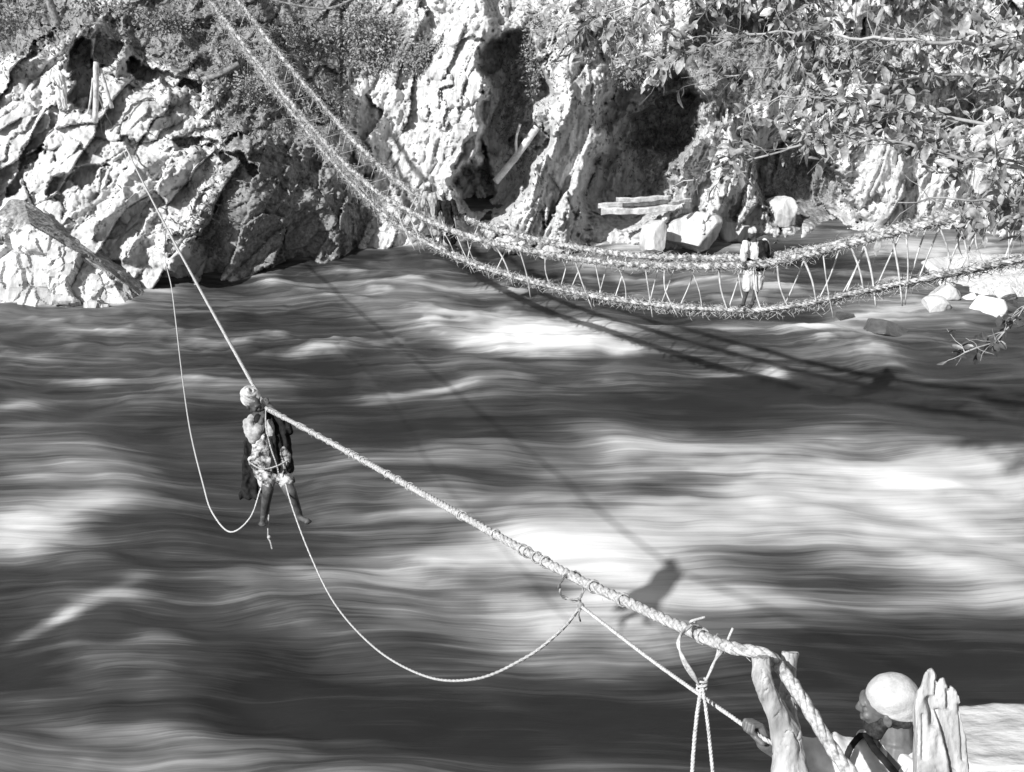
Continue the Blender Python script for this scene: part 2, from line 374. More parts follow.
    a1 = rot(pw, math.radians(-38), (.95, .45, .42)); b1 = rot(pw, math.radians(-20), (1.3, .45, .32))
    v1, c1 = cells(np.where(left[:, None] > .5, a1, b1), 3)
    a2 = rot(pw, math.radians(-45), (2.3, 1.0, 1.0)); b2 = rot(pw, math.radians(-20), (3.8, 1.2, .9))
    v2, c2 = cells(np.where(left[:, None] > .5, a2, b2), 23)
    a3 = rot(pw, math.radians(-35), (8, 4, 4.2)); v3, c3 = cells(a3, 43)
    stria = rot(p3+warp*2, math.radians(-20), (2.6, .9, .3)); st2 = rot(p3, math.radians(-22), (7.5, 2, .9))
    mid = 1-left
    D = (.56*left+.6*mid)*v1+(.22*left+.13*mid)*v2+(.035*left+.03*mid)*v3+mid*(.32*fbm(stria, 3, 130)-.2*abs(fbm(st2, 3, 140)))+.12*(1-sst(c1, 0, .06))+.05*left*(1-sst(c2, 0, .08))+.4*fbm(p3*.45, 3, 5)+.03*fbm(p3*2.5, 4, 15)
    # scrub and soil on the gentler ground; same darker tone on steep face, gully and hollows
    def blob(x, y, rx_, ry_, a=1): return a*np.exp(-(((px-x)/rx_)**2+((py-y)/ry_)**2))
    veg_and_shade = blob(20, 15, 60, 45, 1.1)+blob(190, 30, 90, 45, 1)+blob(290, 50, 70, 80, 1.1)+blob(285, 130, 60, 60, 1)+blob(310, 215, 80, 50, 1.1)-blob(418, 145, 60, 60, 1.5)-blob(378, 108, 32, 28, 1.2)\
        + blob(245, 240, 60, 50, .7)+blob(390, 60, 45, 60, .8)+blob(540, 20, 25, 60, .5)+blob(600, 30, 40, 40, .6)+blob(660, 150, 50, 60, .6)+blob(512, 130, 34, 70, .7)\
        + blob(800, 190, 50, 50, .9)+blob(740, 50, 80, 60, .8)+blob(900, 60, 120, 50, .5)+np.where(py < -20, .5, 0)
    damp = 1-.45*np.clip(veg_and_shade, 0, 1)
    Y2 = Y+D*damp*np.where(py < -10, 1.6, 1)
    Z2 = H+rz/ry*Y2; X2 = rx/ry*Y2
    wet = 0
    o = grid('far_bank', np.stack([X2, Y2, Z2], 1), len(us), len(vs), 'rock', {'veg_and_shade': np.clip(veg_and_shade, 0, 1)}, False)
    o.data.polygons.foreach_set('use_smooth', [True]*len(o.data.polygons)) if False else None
    tag(o, kind='structure')
    return us, vs, np.stack([X2, Y2, Z2], 1).reshape(len(vs), len(us), 3), np.clip(veg_and_shade, 0, 1).reshape(len(vs), len(us))
US, VS, FB, VEG = far_bank()
def onbank(px, py):
    i = int(np.argmin(abs(US-px))); j = int(np.argmin(abs(VS-py))); return Vector(FB[j, i])
# ------------------------------------------------------------------ river
def river():
    xs = np.concatenate([np.linspace(-160, -24, 50)[:-1], np.arange(-24, 26, .14), np.linspace(26, 160, 50)[1:]])
    ys = np.concatenate([np.linspace(-2, 8, 12)[:-1], np.arange(8, 44, .09), np.linspace(44, 120, 20)[1:]])
    X, Yy = np.meshgrid(xs, ys); x = X.ravel(); y = Yy.ravel(); px, py = proj(x, y, np.zeros_like(x))
    z3 = np.zeros_like(x)
    sw = fbm(np.stack([x*.28+.12*y, y*.42, z3], 1), 3, 101, .42)
    rp = fbm(np.stack([x*.5, y*1.6, z3], 1), 3, 111, .5)
    chop = fbm(np.stack([x*.9+y*.2, y*1.3, z3], 1), 4, 160, .55); hgt = .34*sw+.07*rp+.03+.13*chop*(1-sst(py, 340, 440))*sst(py, 225, 250)
    near = sst(py, 380, 620)*(1-sst(px, 300, 600)); hgt *= 1+.7*near
    f = np.full_like(x, .17); brk = np.clip(.9+1.1*fbm(np.stack([x*.35, y*.7, z3], 1), 4, 150, .6), .3, 1.4)
    def bl(cx, cy, rx_, ry_, a, tilt=0):
        nonlocal f
        dx = px-cx; dy = py-cy-tilt*dx
        f = f+a*brk*np.exp(-((dx/rx_)**2+(dy/ry_)**2)**1.1)
    # broad aerated water
    bl(560, 590, 150, 62, .5); bl(430, 560, 220, 40, .22); bl(900, 510, 230, 58, .42); bl(740, 470, 150, 46, .28); bl(640, 440, 60, 22, .22); bl(880, 470, 120, 30, .16); bl(1000, 540, 120, 70, .3)
    bl(600, 470, 180, 30, .16); bl(780, 600, 300, 14, .3); bl(620, 645, 90, 26, .3); bl(480, 505, 260, 12, .18)
    bl(15, 540, 62, 24, .75); bl(70, 512, 60, 14, .4, -.15); bl(45, 480, 110, 14, .18); bl(150, 735, 150, 13, .5, .06); bl(60, 765, 160, 14, .25)
    bl(75, 612, 62, 7, .45, -.42); bl(130, 598, 20, 5, .3); bl(330, 575, 120, 12, .16); bl(420, 515, 90, 6, .25)
    bl(25, 402, 34, 6, .6, -.1); bl(110, 378, 60, 5, .45); bl(215, 384, 80, 6, .5, .0); bl(60, 356, 50, 4, .35); bl(315, 352, 40, 5, .4, -.1); bl(60, 330, 60, 4, .2)
    bl(430, 390, 62, 5, .7, -.13); bl(520, 381, 12, 3, .3)
    bl(545, 338, 72, 17, .85, .05); bl(480, 318, 60, 6, .5, .1); bl(590, 325, 30, 8, .5); bl(622, 354, 18, 6, .6); bl(500, 345, 60, 10, .35); bl(650, 330, 40, 5, .3)
    bl(718, 374, 45, 4, .5); bl(775, 373, 14, 8, .7); bl(740, 325, 60, 5, .3); bl(825, 332, 75, 7, .85, .04); bl(850, 320, 35, 7, .7); bl(890, 316, 30, 6, .5)
    bl(960, 250, 80, 5, .6); bl(905, 248, 80, 14, .35); bl(330, 285, 60, 3, .4); bl(440, 292, 40, 3, .4); bl(500, 293, 40, 3, .5); bl(240, 277, 20, 2, .6)
    bl(600, 268, 60, 4, .5); bl(70, 304, 80, 3, .5); bl(160, 289, 30, 4, .5); bl(410, 240, 30, 3, .5)
    # smooth dark tongues
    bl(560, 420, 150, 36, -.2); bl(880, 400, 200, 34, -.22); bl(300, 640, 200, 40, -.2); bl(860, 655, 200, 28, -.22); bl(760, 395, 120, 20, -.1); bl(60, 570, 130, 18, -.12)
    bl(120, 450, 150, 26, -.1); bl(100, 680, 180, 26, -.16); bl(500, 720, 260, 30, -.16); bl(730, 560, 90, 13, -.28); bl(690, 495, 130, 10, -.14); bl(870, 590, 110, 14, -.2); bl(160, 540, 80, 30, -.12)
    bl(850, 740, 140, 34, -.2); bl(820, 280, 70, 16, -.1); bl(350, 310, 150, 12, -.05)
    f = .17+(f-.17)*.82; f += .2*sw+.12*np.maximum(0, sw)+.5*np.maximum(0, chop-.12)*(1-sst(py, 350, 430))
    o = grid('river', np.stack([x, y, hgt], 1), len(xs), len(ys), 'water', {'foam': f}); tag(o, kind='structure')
river()
# ------------------------------------------------------------------ near bank
def near_bank():
    xs = np.concatenate([np.linspace(-60, -6, 60)[:-1], np.arange(-6, 16, .1), np.linspace(16, 70, 60)[1:]]); ys = np.concatenate([np.linspace(-30, -2, 20)[:-1], np.arange(-2, 24, .1)])
    X, Y = np.meshgrid(xs, ys); x = X.ravel(); y = Y.ravel()
    gap = sst(x, -.3, .0)*(1-sst(x, 1.28, 1.42))           # the ledge where the rope hauler stands
    lev = 9.08-.9*(1-sst(x, -.6, -.1))-1.3*gap
    yc = 2.85+gap*.75-.4*(1-sst(x, -1, 0))+np.maximum(0, x-4.5)*1.35
    top = lev+(10.3-lev)*(1-sst(y, .6, 2.0))
    top = top-np.clip(x-4.5, 0, 9)*.3
    z = np.where(y < yc, top, lev-np.clip(x-4.5, 0, 9)*.3-2.0*(y-yc))
    n = np.stack([x, y, z*.3], 1); v, c = cells(n*.9, 200); v2, c2 = cells(n*3, 210)
    st_ = sst(y-yc, .3, 1.5)
    z = z-.25*st_+(v*.3+v2*.08)*st_+.03*fbm(n*2, 4, 220); z = np.maximum(z, -2.5)
    o = grid('near_bank', np.stack([x, y, z], 1), len(xs), len(ys), 'bank', {}, False); tag(o, kind='structure')
near_bank()
# ------------------------------------------------------------------ boulders
def rockmesh(name, c, r, seed, m, voxf=.05, cut=8, amp=.2):
    rs = random.Random(seed); bm = bmesh.new(); bmesh.ops.create_icosphere(bm, subdivisions=5, radius=1)
    co_ = np.array([v.co[:] for v in bm.verts])
    for _ in range(cut*2):
        n = Vector([rs.gauss(0, 1) for _ in range(3)]).normalized(); h = rs.uniform(.5, .85); n = np.array(n)
        d = co_@n; co_ = co_-np.outer(np.maximum(0, d-h), n)
    co_ = co_*(1+amp*.5*fbm(co_*1.5+seed, 4, seed)+amp*.2*fbm(co_*5+seed, 3, seed+5))[:, None]
    co_ = co_*np.array(r)+np.array(c)
    for v, q in zip(bm.verts, co_): v.co = q
    me = bpy.data.meshes.new(name); bm.to_mesh(me); bm.free(); return link(name, me, m)
# the big leaning slab at the left edge
def slab():
    bm = bmesh.new(); e = PY(60, 300, 31.3)
    cs = [PY(-30, 236, 33.6), PY(12, 199, 34.0), PY(24, 200, 33.9), PY(80, 238, 33.6), PY(138, 277, 33.0), PY(30, 225, 32.4), PY(66, 254, 32.1), PY(104, 268, 31.9), PY(124, 296, 31.6),
          PY(-26, 250, 32.4), PY(-20, 306, 31.4), PY(20, 304, 31.2), PY(64, 306, 31.0), PY(128, 308, 31.2), PY(148, 300, 32.0)]
    cs += [Vector((c.x, c.y+.1, -1.2)) for c in cs[-5:]]+[Vector((cs[1].x, 35, -1)), Vector((cs[4].x, 34.2, -1)), Vector((cs[0].x, 35, -1))]
    for c in cs: bm.verts.new(c)
    r = bmesh.ops.convex_hull(bm, input=bm.verts); bmesh.ops.delete(bm, geom=[v for v in bm.verts if not v.link_faces], context='VERTS')
    bmesh.ops.triangulate(bm, faces=bm.faces)
    for _ in range(7):
        ed = [q for q in bm.edges if q.calc_length() > .07]
        if not ed or len(bm.verts) > 60000: break
        bmesh.ops.subdivide_edges(bm, edges=ed, cuts=1); bmesh.ops.triangulate(bm, faces=[f for f in bm.faces if len(f.verts) > 3])
    bm.normal_update(); bmesh.ops.recalc_face_normals(bm, faces=bm.faces); bm.normal_update()
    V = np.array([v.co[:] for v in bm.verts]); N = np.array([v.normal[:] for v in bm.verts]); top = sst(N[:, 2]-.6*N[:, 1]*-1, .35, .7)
    w_ = V+.15*np.stack([fbm(V*1.5, 3, 331), fbm(V*1.5, 3, 341), fbm(V*1.5, 3, 351)], 1)
    v1, c1 = cells(w_*np.array([.9, .8, .55]), 300); v2, c2 = cells(w_*np.array([3.2, 3, 2.2]), 310)
    disp = (1-.9*top)*(.3*v1-.1*(1-sst(c1, 0, .07)))+(1-.8*top)*.08*v2+.05*fbm(V*np.array([1.2, 4, 4]), 4, 360)
    for v, q, nn in zip(bm.verts, disp, N): v.co += Vector(nn)*q
    me = bpy.data.meshes.new('slab_boulder'); bm.to_mesh(me); bm.free()
    at = me.attributes.new('veg_and_shade', 'FLOAT', 'POINT'); at.data.foreach_set('value', (.8*top).astype(np.float32))  # shade of the top sheet put into the colour, no growth there
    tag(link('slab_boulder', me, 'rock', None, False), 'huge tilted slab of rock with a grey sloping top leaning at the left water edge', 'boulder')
slab()
BL = [(936, 271, 13, 7, 'flat pale boulder at the left tip of the gravel bar'), (921, 285, 9, 5, 'small pale boulder in the water left of the gravel bar'),
      (943, 298, 14, 8, 'rounded pale boulder touching the bar between two wet ones'), (934, 312, 13, 8, 'pale boulder standing farthest out in front of the gravel bar'),
      (984, 312, 16, 9, 'broad bright boulder in the water near the hanging leaf twig'), (961, 266, 9, 6, 'middle of three rounded stones along the back of the bar'),
      (948, 268, 8, 5, 'left of three rounded stones along the back of the bar'), (977, 264, 9, 5, 'right of three rounded stones along the back of the bar'),
      (908, 293, 6, 4, 'little grey stone in the ripples under the bridge end'), (945, 287, 8, 4, 'low stone wedged against the bar edge'),
      (1004, 296, 9, 5, 'stone on the shore of the bar behind the hanging twig'), (970, 299, 7, 4, 'small stone at the foot of the gravel bar')]
for i, (x, y, rx_, ry_, lb) in enumerate(BL):
    c = PZ(x, y, .05); k = (c-Vector((0, 0, H))).length/F; c.z = ry_*k*.6
    tag(rockmesh('boulder', c, (rx_*k*1.25, rx_*k*1.1, ry_*k*1.6), 40+i, 'boulder', cut=4, amp=.14), lb, 'boulder', 'pale boulders around the gravel bar')
for i, (x, y, rx_, ry_, lb) in enumerate([(884, 330, 22, 11, 'dark wet rock splitting the rapid below the bridge'), (846, 318, 13, 7, 'small wet rock half buried in white spray')]):
    c = PZ(x, y, 0); k = (c-Vector((0, 0, H))).length/F
    tag(rockmesh('wet_rock', c, (rx_*k*1.3, rx_*k*1.1, ry_*k*1.1), 70+i, 'wetrock'), lb, 'rock')
for i, (x, y, rx_, ry_, lb) in enumerate([(455, 238, 16, 10, 'block of rock at the foot of the cliff under the two men'), (505, 243, 12, 9, 'pale foot rock below the dark gully'), (522, 246, 9, 8, 'narrow foot rock beside the gully mouth'),
      (552, 249, 12, 7, 'rock at the waterline below the long pale rib'), (600, 250, 11, 6, 'small waterline rock under the dark hollow'), (690, 228, 26, 16, 'large square pale block right of the projecting timbers'),
      (655, 238, 13, 15, 'slanting pale block below the projecting timbers'), (735, 232, 12, 14, 'pale block left behind the man on the bridge'), (778, 215, 14, 15, 'bright upright block above the man on the bridge')]):
    c = onbank(x, y)+Vector((0, -.1, 0)); k = (c-Vector((0, 0, H))).length/F*1.35
    if i < 5: c.z = max(.0, min(c.z, .2)); 
    tag(rockmesh('cliff_block', c, (rx_*k, rx_*k*.9, ry_*k), 90+i, 'rock'), lb, 'rock')
# gravel bar
def bar():
    xs = np.linspace(0, 1, 90); ys = np.linspace(0, 1, 60); X, Y = np.meshgrid(xs, ys); X = X.ravel(); Y = Y.ravel()
    a, b = PZ(936, 303), PZ(940, 272); x0 = a.x; y0 = a.y; y1 = b.y+1.5
    x = x0+X*26; y = y0+Y*(y1-y0)
    e = np.minimum(np.minimum(X*9, Y*2.6), (1-Y)*2.6)+.25*fbm(np.stack([x, y, x*0], 1)*.7, 3, 400)
    z = -.5+.95*sst(e, 0, .7)+.1*fbm(np.stack([x, y, x*0], 1)*2.5, 4, 410)
    tag(grid('gravel_bar', np.stack([x, y, z], 1), 90, 60, 'gravel'), kind='structure')
bar()
# ------------------------------------------------------------------ rope bridge
BA = Vector((4.86, 21.5, 0)); BB = Vector((4.86-14.4, 21.5+18, 0)); BN = Vector((18, 14.4, 0)).normalized()   # across the bridge, away from the camera
dk = [(120, -150), (165, -72), (212, 2), (255, 62), (300, 120), (345, 174), (388, 216), (430, 243), (475, 264), (530, 281), (600, 297), (660, 305), (710, 309), (755, 310), (800, 305), (860, 292), (930, 278), (1024, 259), (1120, 238), (1230, 208)]
DK = resample(spline([VP(x, y, BA, BB) for x, y in dk], 8), .1)
def rail_h(i):
    px, _ = proj(*DK[i]); return float(np.interp(px, [100, 200, 330, 440, 600, 755, 930, 1100], [.55, .62, .8, .88, .95, 1.02, 1.02, .9]))
def rail_w(i):
    px, _ = proj(*DK[i]); return float(np.interp(px, [100, 240, 440, 600, 755, 930, 1100], [.42, .42, .4, .3, .27, .26, .3]))
NR = [DK[i]+Vector((0, 0, rail_h(i)))-BN*rail_w(i) for i in range(len(DK))]
FR = [DK[i]+Vector((0, 0, rail_h(i)+.05))+BN*rail_w(i)*1.1 for i in range(len(DK))]
br = empty('rope_bridge', DK[len(DK)//2], 'long sagging twig-rope footbridge hung from the cliff across the river', 'bridge')
for nm, pts, R, hm in (('hand_rope', NR, .062, 75), ('hand_rope', FR, .062, 75)):
    mb = MB(); rope(mb, pts, R*1.15, 4, .5, 5, .045, .4); o = mb.obj(nm, 'twig', br)
    hb = MB(); hairs(hb, pts, R, hm*1.3, .2, .0075); hairs(hb, pts[:len(pts)*5//10], R, hm*.8, .34, .009); hb.obj('loose_twigs', 'twig', o)['kind'] = 'stuff'
mb = MB()
for off in (-.075, 0, .075): rope(mb, [p+BN*off+Vector((0, 0, .02 if off else -.02)) for p in DK], .045, 3, .38, 5, .05, .3)
wk = mb.obj('walkway', 'twig', br); hb = MB(); hairs(hb, DK, .1, 140, .2, .0075); hairs(hb, DK[:len(DK)//2], .1, 90, .36, .008); hb.obj('loose_twigs', 'twig', wk)['kind'] = 'stuff'
def nearest(px):
    return min(range(len(DK)), key=lambda i: abs(proj(*DK[i])[0]-px))
x = 408; k = 0
while x < 1060 and k < 60:
    i = nearest(x); dirx = (DK[i+1]-DK[i]).normalized() if DK[i+1].x > DK[i].x else (DK[i]-DK[i+1]).normalized()
    j = random.uniform(-.2, .16); mb = MB()
    a = NR[i]+Vector((0, 0, .04)); b = DK[i]+dirx*(.22+j)+BN*(-.02)-Vector((0, 0, .1+random.random()**2*.36)); m_ = a.lerp(b, .5)+Vector((random.gauss(0, .06), random.gauss(0, .03), 0)); wst = random.uniform(.014, .026)
    mb.tube(spline([a, m_, b], 4), [wst*(1-.05*q) for q in range(9)], 5); mb.obj('stay_stick', 'stick', br)
    i2 = nearest(x-random.uniform(-2, 13)); mb = MB(); a = FR[i2]+Vector((0, 0, .02)); b = DK[i2]-dirx*(.2+j)+BN*.03-Vector((0, 0, .1+random.random()*.08)); m_ = a.lerp(b, .5)+Vector((random.gauss(0, .02), 0, 0))
    mb.tube(spline([a, m_, b], 4), [.016]*9, 5)
    if random.random() < .8: mb.obj('stay_stick', 'stick', br)
    x += random.uniform(17, 29)*(1 if x > 470 else .62); k += 1
x = 205
while x < 405:
    i = nearest(x); 
    for Rr in (NR, FR):
        mb = MB(); mb.tube([Rr[i], DK[i]+Vector((random.gauss(0, .08), random.gauss(0, .08), -.12-random.random()*.2))], .009, 4); mb.obj('tie_cord', 'cord', br)
    mb = MB(); mb.tube([NR[i], FR[i]+Vector((0, 0, .03))], .008, 4); mb.obj('cross_cord', 'cord', br)
    x += random.uniform(11, 17)
# ------------------------------------------------------------------ crossing rope, posts and lines
postT = P(762, 657, 3.8); MANH = P(266, 408, 13.0); farA = onbank(128, 150)+Vector((0, -.1, .05))
def plane(px, py): return VP(px, py, postT, MANH)
near_seg = [P(778, 664, 3.87), P(764, 654, 3.86), plane(730, 647), plane(690, 631), plane(630, 603), plane(572, 576), plane(500, 537), plane(400, 481), plane(330, 442), MANH]
far_seg = [MANH]+[MANH.lerp(farA, t)-Vector((0, 0, .12*math.sin(math.pi*t))) for t in (.15, .3, .5, .7, .85)]+[farA, onbank(112, 122)+Vector((0, -.25, .15)), PY(96, 90, min(onbank(a, b).y for a in range(70, 118, 4) for b in (100, 106, 112))-.4)]
rest = [P(778, 664, 3.87), P(788, 678, 3.79), P(802, 698, 3.72), P(828, 742, 3.66), P(852, 775, 3.6), P(890, 830, 3.5)]
RR = [r for r in reversed(spline(rest, 8))]+spline(near_seg, 10)[1:]+spline(far_seg, 8)[1:]
mb = MB(); rope(mb, RR, .022, 4, .24, 6, .02, .16)
cr_ = mb.obj('crossing_rope', 'rope'); tag(cr_, 'thick twisted rope stretched from the forked post across the river', 'rope')
hb = MB(); hairs(hb, spline(near_seg, 10), .022, 45, .035, .0018); hb.obj('loose_fibres', 'rope', cr_)['kind'] = 'stuff'
mb = MB()   # bindings wound round the cable
Q = resample(spline(near_seg, 10), .01)
for _ in range(38):
    i = random.randrange(20, len(Q)-20); t = (Q[i+1]-Q[i]).normalized(); nx = t.cross(Vector((0, 0, 1))).normalized(); ny = t.cross(nx)
    mb.tube([Q[i]+t*(.007*a/6)+(nx*math.cos(a)+ny*math.sin(a))*.027 for a in [q*.5 for q in range(0, 14+random.randrange(18))]], .004, 4)
mb.obj('binding', 'rope', cr_)['kind'] = 'stuff'
# withy ring riding on the rope
RC = plane(572, 578)
def ring(mb, c, r, ax, th, n=22, wob=.1, turns=1.0, sq=1.2):
    ax = ax.normalized(); nx = ax.cross(Vector((0, 0, 1))).normalized(); nz = nx.cross(ax).normalized(); pts = []
    for i in range(int(n*turns)+1):
        a = 2*math.pi*i/n; rr = r*(1+random.uniform(-wob, wob)*.4); pts.append(c+nx*math.cos(a)*rr+nz*math.sin(a)*rr*sq+ax*(.01*math.sin(a*2)))
    mb.tube(pts, th, 5); return pts
ringC = RC+Vector((.0, 0, -.045)); tdir = (Q[50]-Q[60]).normalized(); axr = Vector((.25, -1, .25))
mb = MB()
for _ in range(2): ring(mb, ringC, .058, axr, .0045, wob=.25)
KN = VP(581, 606, postT, MANH)
mb.tube(spline([ringC+Vector((-.03, 0, -.07)), KN.lerp(ringC, .3), KN], 5), .004, 5); mb.tube(spline([ringC+Vector((.04, 0, -.06)), KN], 5), .004, 5); mb.sphere(KN, .016)
mb.tube([KN, KN+Vector((-.01, 0, -.05)), KN+Vector((.0, 0, -.085))], .004, 4)
tag(mb.obj('rope_ring', 'darkcord'), 'small knotted ring of withy hanging on the thick rope', 'ring')
# hauling line: man -> sag -> ring
WA = P(281, 462, 12.9)
hl = [WA]+[VP(x, y, WA, KN) for x, y in ((290, 500), (309, 552), (335, 604), (375, 648), (425, 676), (475, 679), (525, 658), (560, 631))]+[KN]
mb = MB(); rope(mb, spline(hl, 12), .0105, 3, .05, 4, .02, .05)
tag(mb.obj('hauling_line', 'cord'), 'thin line sagging in a deep loop between the hanging man and the ring', 'rope')
HAND = P(752, 731, 3.98)
mb = MB(); rope(mb, spline([KN, KN.lerp(HAND, .5)-Vector((0, 0, .012)), HAND, HAND+Vector((.13, -.02, -.1)), HAND+Vector((.2, 0, -.4)), HAND+Vector((.22, 0, -.9))], 10), .0085, 3, .045, 5, .008, .05)
tag(mb.obj('pull_line', 'cord'), 'taut line running from the ring down to the hand beside the post', 'rope')
# far hauling line
FK = MANH.lerp(farA, .73)-Vector((0, 0, .25)); WB = P(261, 488, 12.95)
fl = [WB]+[P(*q) for q in ((250, 518, 13.05), (230, 532, 13.3), (212, 512, 13.8), (203, 484, 14.5), (190, 430, 16.3), (182, 375, 18.6), (175, 315, 21.8), (171, 285, 23.6))]+[KN]
fl[-1] = VP(166, 228, MANH, farA); fl.insert(-1, VP(165, 258, MANH, farA))
mb = MB(); rope(mb, spline(fl, 12), .012, 3, .06, 4, .04, .05)
ring(mb, VP(168, 233, MANH, farA), .1, Vector((.3, 1, .1)), .009)
tag(mb.obj('return_line', 'cord'), 'thin line looping from the hanging man back to the far rocks', 'rope')
mb = MB()
for a, b in (((106, 118), (105, 188)), ((110, 120), (112, 224)), ((129, 150), (136, 212))):
    A_ = onbank(*a)+Vector((0, -.5, .1)); mb.tube(spline([A_, PY(b[0]-1, (a[1]+b[1])/2, A_.y-.4), PY(b[0], b[1], A_.y-.9)], 6), .011, 4)
tag(mb.obj('dangling_cord', 'cord'), 'loose cords hanging down the sunlit rock below the far posts', 'rope')
# withy loop and its two hanging cords by the post
LC = plane(692, 632)
mb = MB()
kx = P(702, 684, 4.15)
for k in range(3):
    r_ = [P(690+k*3, 625-k*2, 4.2), P(680-k, 636+k*2, 4.1), P(681+k, 656, 4.08), P(690+k*2, 674, 4.1), kx+Vector((0, 0, -.005*k)), P(712+k, 668-k*3, 4.12), P(718+k*2, 650, 4.16), P(714-k*2, 640, 4.2), P(704+k, 630, 4.24), P(694, 623+k, 4.24), P(690+k*3, 625-k*2, 4.2)]
    mb.tube(spline(r_, 8), .0048, 5)
for a, b, c in (((714, 642), (722, 650), (733, 628)), ((700, 626), (690, 622), (705, 617))):
    mb.tube(spline([P(*a, 4.15), P(*b, 4.1), P(*c, 4.1)], 6), [.0055]*7+[.005]*6 if False else .005, 5)
for q in range(3): mb.tube([kx+Vector((.017*math.cos(a), .014*math.sin(a), -.02+.018*q+.004*math.sin(a*1.3+q))) for a in [b*.5 for b in range(14)]], .0052, 5)
wl = mb.obj('withy_loop', 'cord'); tag(wl, 'double withy loop knotted round the thick rope near the forked post', 'loop')
mb = MB(); rope(mb, spline([kx, P(697, 715, 4.1), P(694, 745, 4.08), P(692, 780, 4.05), P(691, 840, 4)], 8), .008, 3, .04, 4, .006)
mb.obj('hanging_cord', 'cord', wl)
mb = MB(); rope(mb, spline([kx, P(706, 710, 4.1), P(710, 745, 4.08), P(713, 780, 4.05), P(714, 835, 4)], 8), .007, 3, .04, 4, .006)
mb.obj('hanging_cord', 'cord', wl)
# forked post
def bump_fn(scale, amp, st=(1, 1, 1), k=0):
    return lambda c: amp*fbm(c*np.array(st)*scale, 4, k)
mb = MB()
b0 = P(790, 772, 3.8); base = Vector((b0.x+.02, b0.y, 7.7))
def tp(a, b, sc=1.0): 
    mb.tube(a, [r*sc for r in b], 14)
tp(spline([base, P(792, 850, 3.85), P(790, 772, 3.82), P(784, 730, 3.8), P(774, 704, 3.78), P(764, 680, 3.76), P(761, 656, 3.77)], 5), np.interp(range(31), [0, 10, 16, 22, 26, 30], [.075, .06, .046, .033, .031, .034]))
tp(spline([P(787, 745, 3.83), P(787, 710, 3.86), P(789, 680, 3.9), P(790, 652, 3.93)], 5), [.034]*8+[.03]*5+[.029]*3)
mb.sphere(P(787, 728, 3.83), .04)
fp = fuse(mb, 'forked_post', .0042, 'post', None, 2, lambda c: .007*fbm(c*np.array([40, 40, 7]), 3, 7)+.014*fbm(c*np.array([9, 9, 6]), 3, 8)-.008*sst(-abs(fbm(c*np.array([28, 28, 4.]), 2, 29)), -.05, 0))
tag(fp, 'gnarled forked wooden post holding up the thick rope', 'post')
# jagged weathered stump
mb = MB()
d = 2.6
outl = [(916, 772), (916, 735), (915, 708), (918, 692), (922, 686), (925, 676), (928, 669), (932, 668), (935, 673), (937, 681), (940, 679), (944, 677), (946, 683), (948, 690), (951, 686), (954, 691), (957, 693), (960, 697), (962, 714), (966, 745), (970, 772)]
bmS = bmesh.new(); fr_ = [bmS.verts.new(P(x, y, d)) for x, y in outl]
e0 = fr_[0].co.copy(); e1 = fr_[-1].co.copy(); lo_ = [bmS.verts.new((e1.x+.01, e1.y, 7.6)), bmS.verts.new((e0.x-.01, e0.y, 7.6))]
fc = bmS.faces.new(fr_+lo_); ex = bmesh.ops.extrude_face_region(bmS, geom=[fc]); 
for v in ex['geom']:
    if isinstance(v, bmesh.types.BMVert): v.co += Vector((.035, .09, -.085))
bmesh.ops.recalc_face_normals(bmS, faces=bmS.faces); bmesh.ops.triangulate(bmS, faces=bmS.faces)
tm = bpy.data.meshes.new('t'); bmS.to_mesh(tm); bmS.free(); mb.v = [v.co[:] for v in tm.vertices]; mb.f = [tuple(p.vertices) for p in tm.polygons]; bpy.data.meshes.remove(tm)
def grain(c):
    r_ = 0*c[:, 0]
    cpx, cpy = proj(c[:, 0], c[:, 1], c[:, 2])
    for pl, wd, dp in (([(930, 700), (933, 712), (934, 724)], 3.2, .03), ([(939, 712), (946, 735), (953, 765), (955, 790)], 2.4, .03), ([(948, 690), (949, 708)], 1.8, .02), ([(937, 681), (936, 695)], 1.6, .015), ([(923, 715), (924, 760)], 1.2, .01), ([(960, 705), (963, 760)], 1.3, .012)):
        r_ = r_-dp*np.exp(-(polyd(cpx, cpy, pl)/wd)**2)
    return r_+.0035*fbm(c*np.array([110, 110, 6]), 3, 9)+.006*fbm(c*np.array([30, 30, 5]), 3, 19)
st = fuse(mb, 'stump', .0032, 'stump', None, 1, grain)
tag(st, 'bleached split post with a jagged top beside the capped man', 'stump')
# squared slab of bleached timber seen from above
zt = 9.28; f0 = PZ(964, 768, zt).y; f1 = PZ(964, 702, zt).y; x0 = PZ(956, 740, zt).x
nx_, ny_ = 240, 60; prof = [(f0+.012, zt-.2), (f0, zt-.17), (f0, zt-.02), (f0+.01, zt)]+[(f0+.01+(f1-f0-.02)*q/40, zt) for q in range(1, 40)]+[(f1, zt-.01), (f1+.004, zt-.18), (f0+.012, zt-.2)]
V = np.array([(x0+2.2*a/nx_, p[0], p[1]) for a in range(nx_+1) for p in prof]); q = fbm(V*np.array([4, 14, 14]), 5, 77, .6); q2 = fbm(V*np.array([14, 40, 40]), 3, 79)
V[:, 2] += .012*q+.004*q2; V[:, 1] += .01*q; cp_ = V.reshape(nx_+1, len(prof), 3)
V = np.concatenate([np.repeat(cp_[0].mean(0)[None], len(prof), 0), V, np.repeat(cp_[-1].mean(0)[None], len(prof), 0)])
o = grid('timber_beam', V, len(prof), nx_+3, 'beam', {}, True)
tag(o, 'pale rough squared timber lying level behind the split post', 'beam')
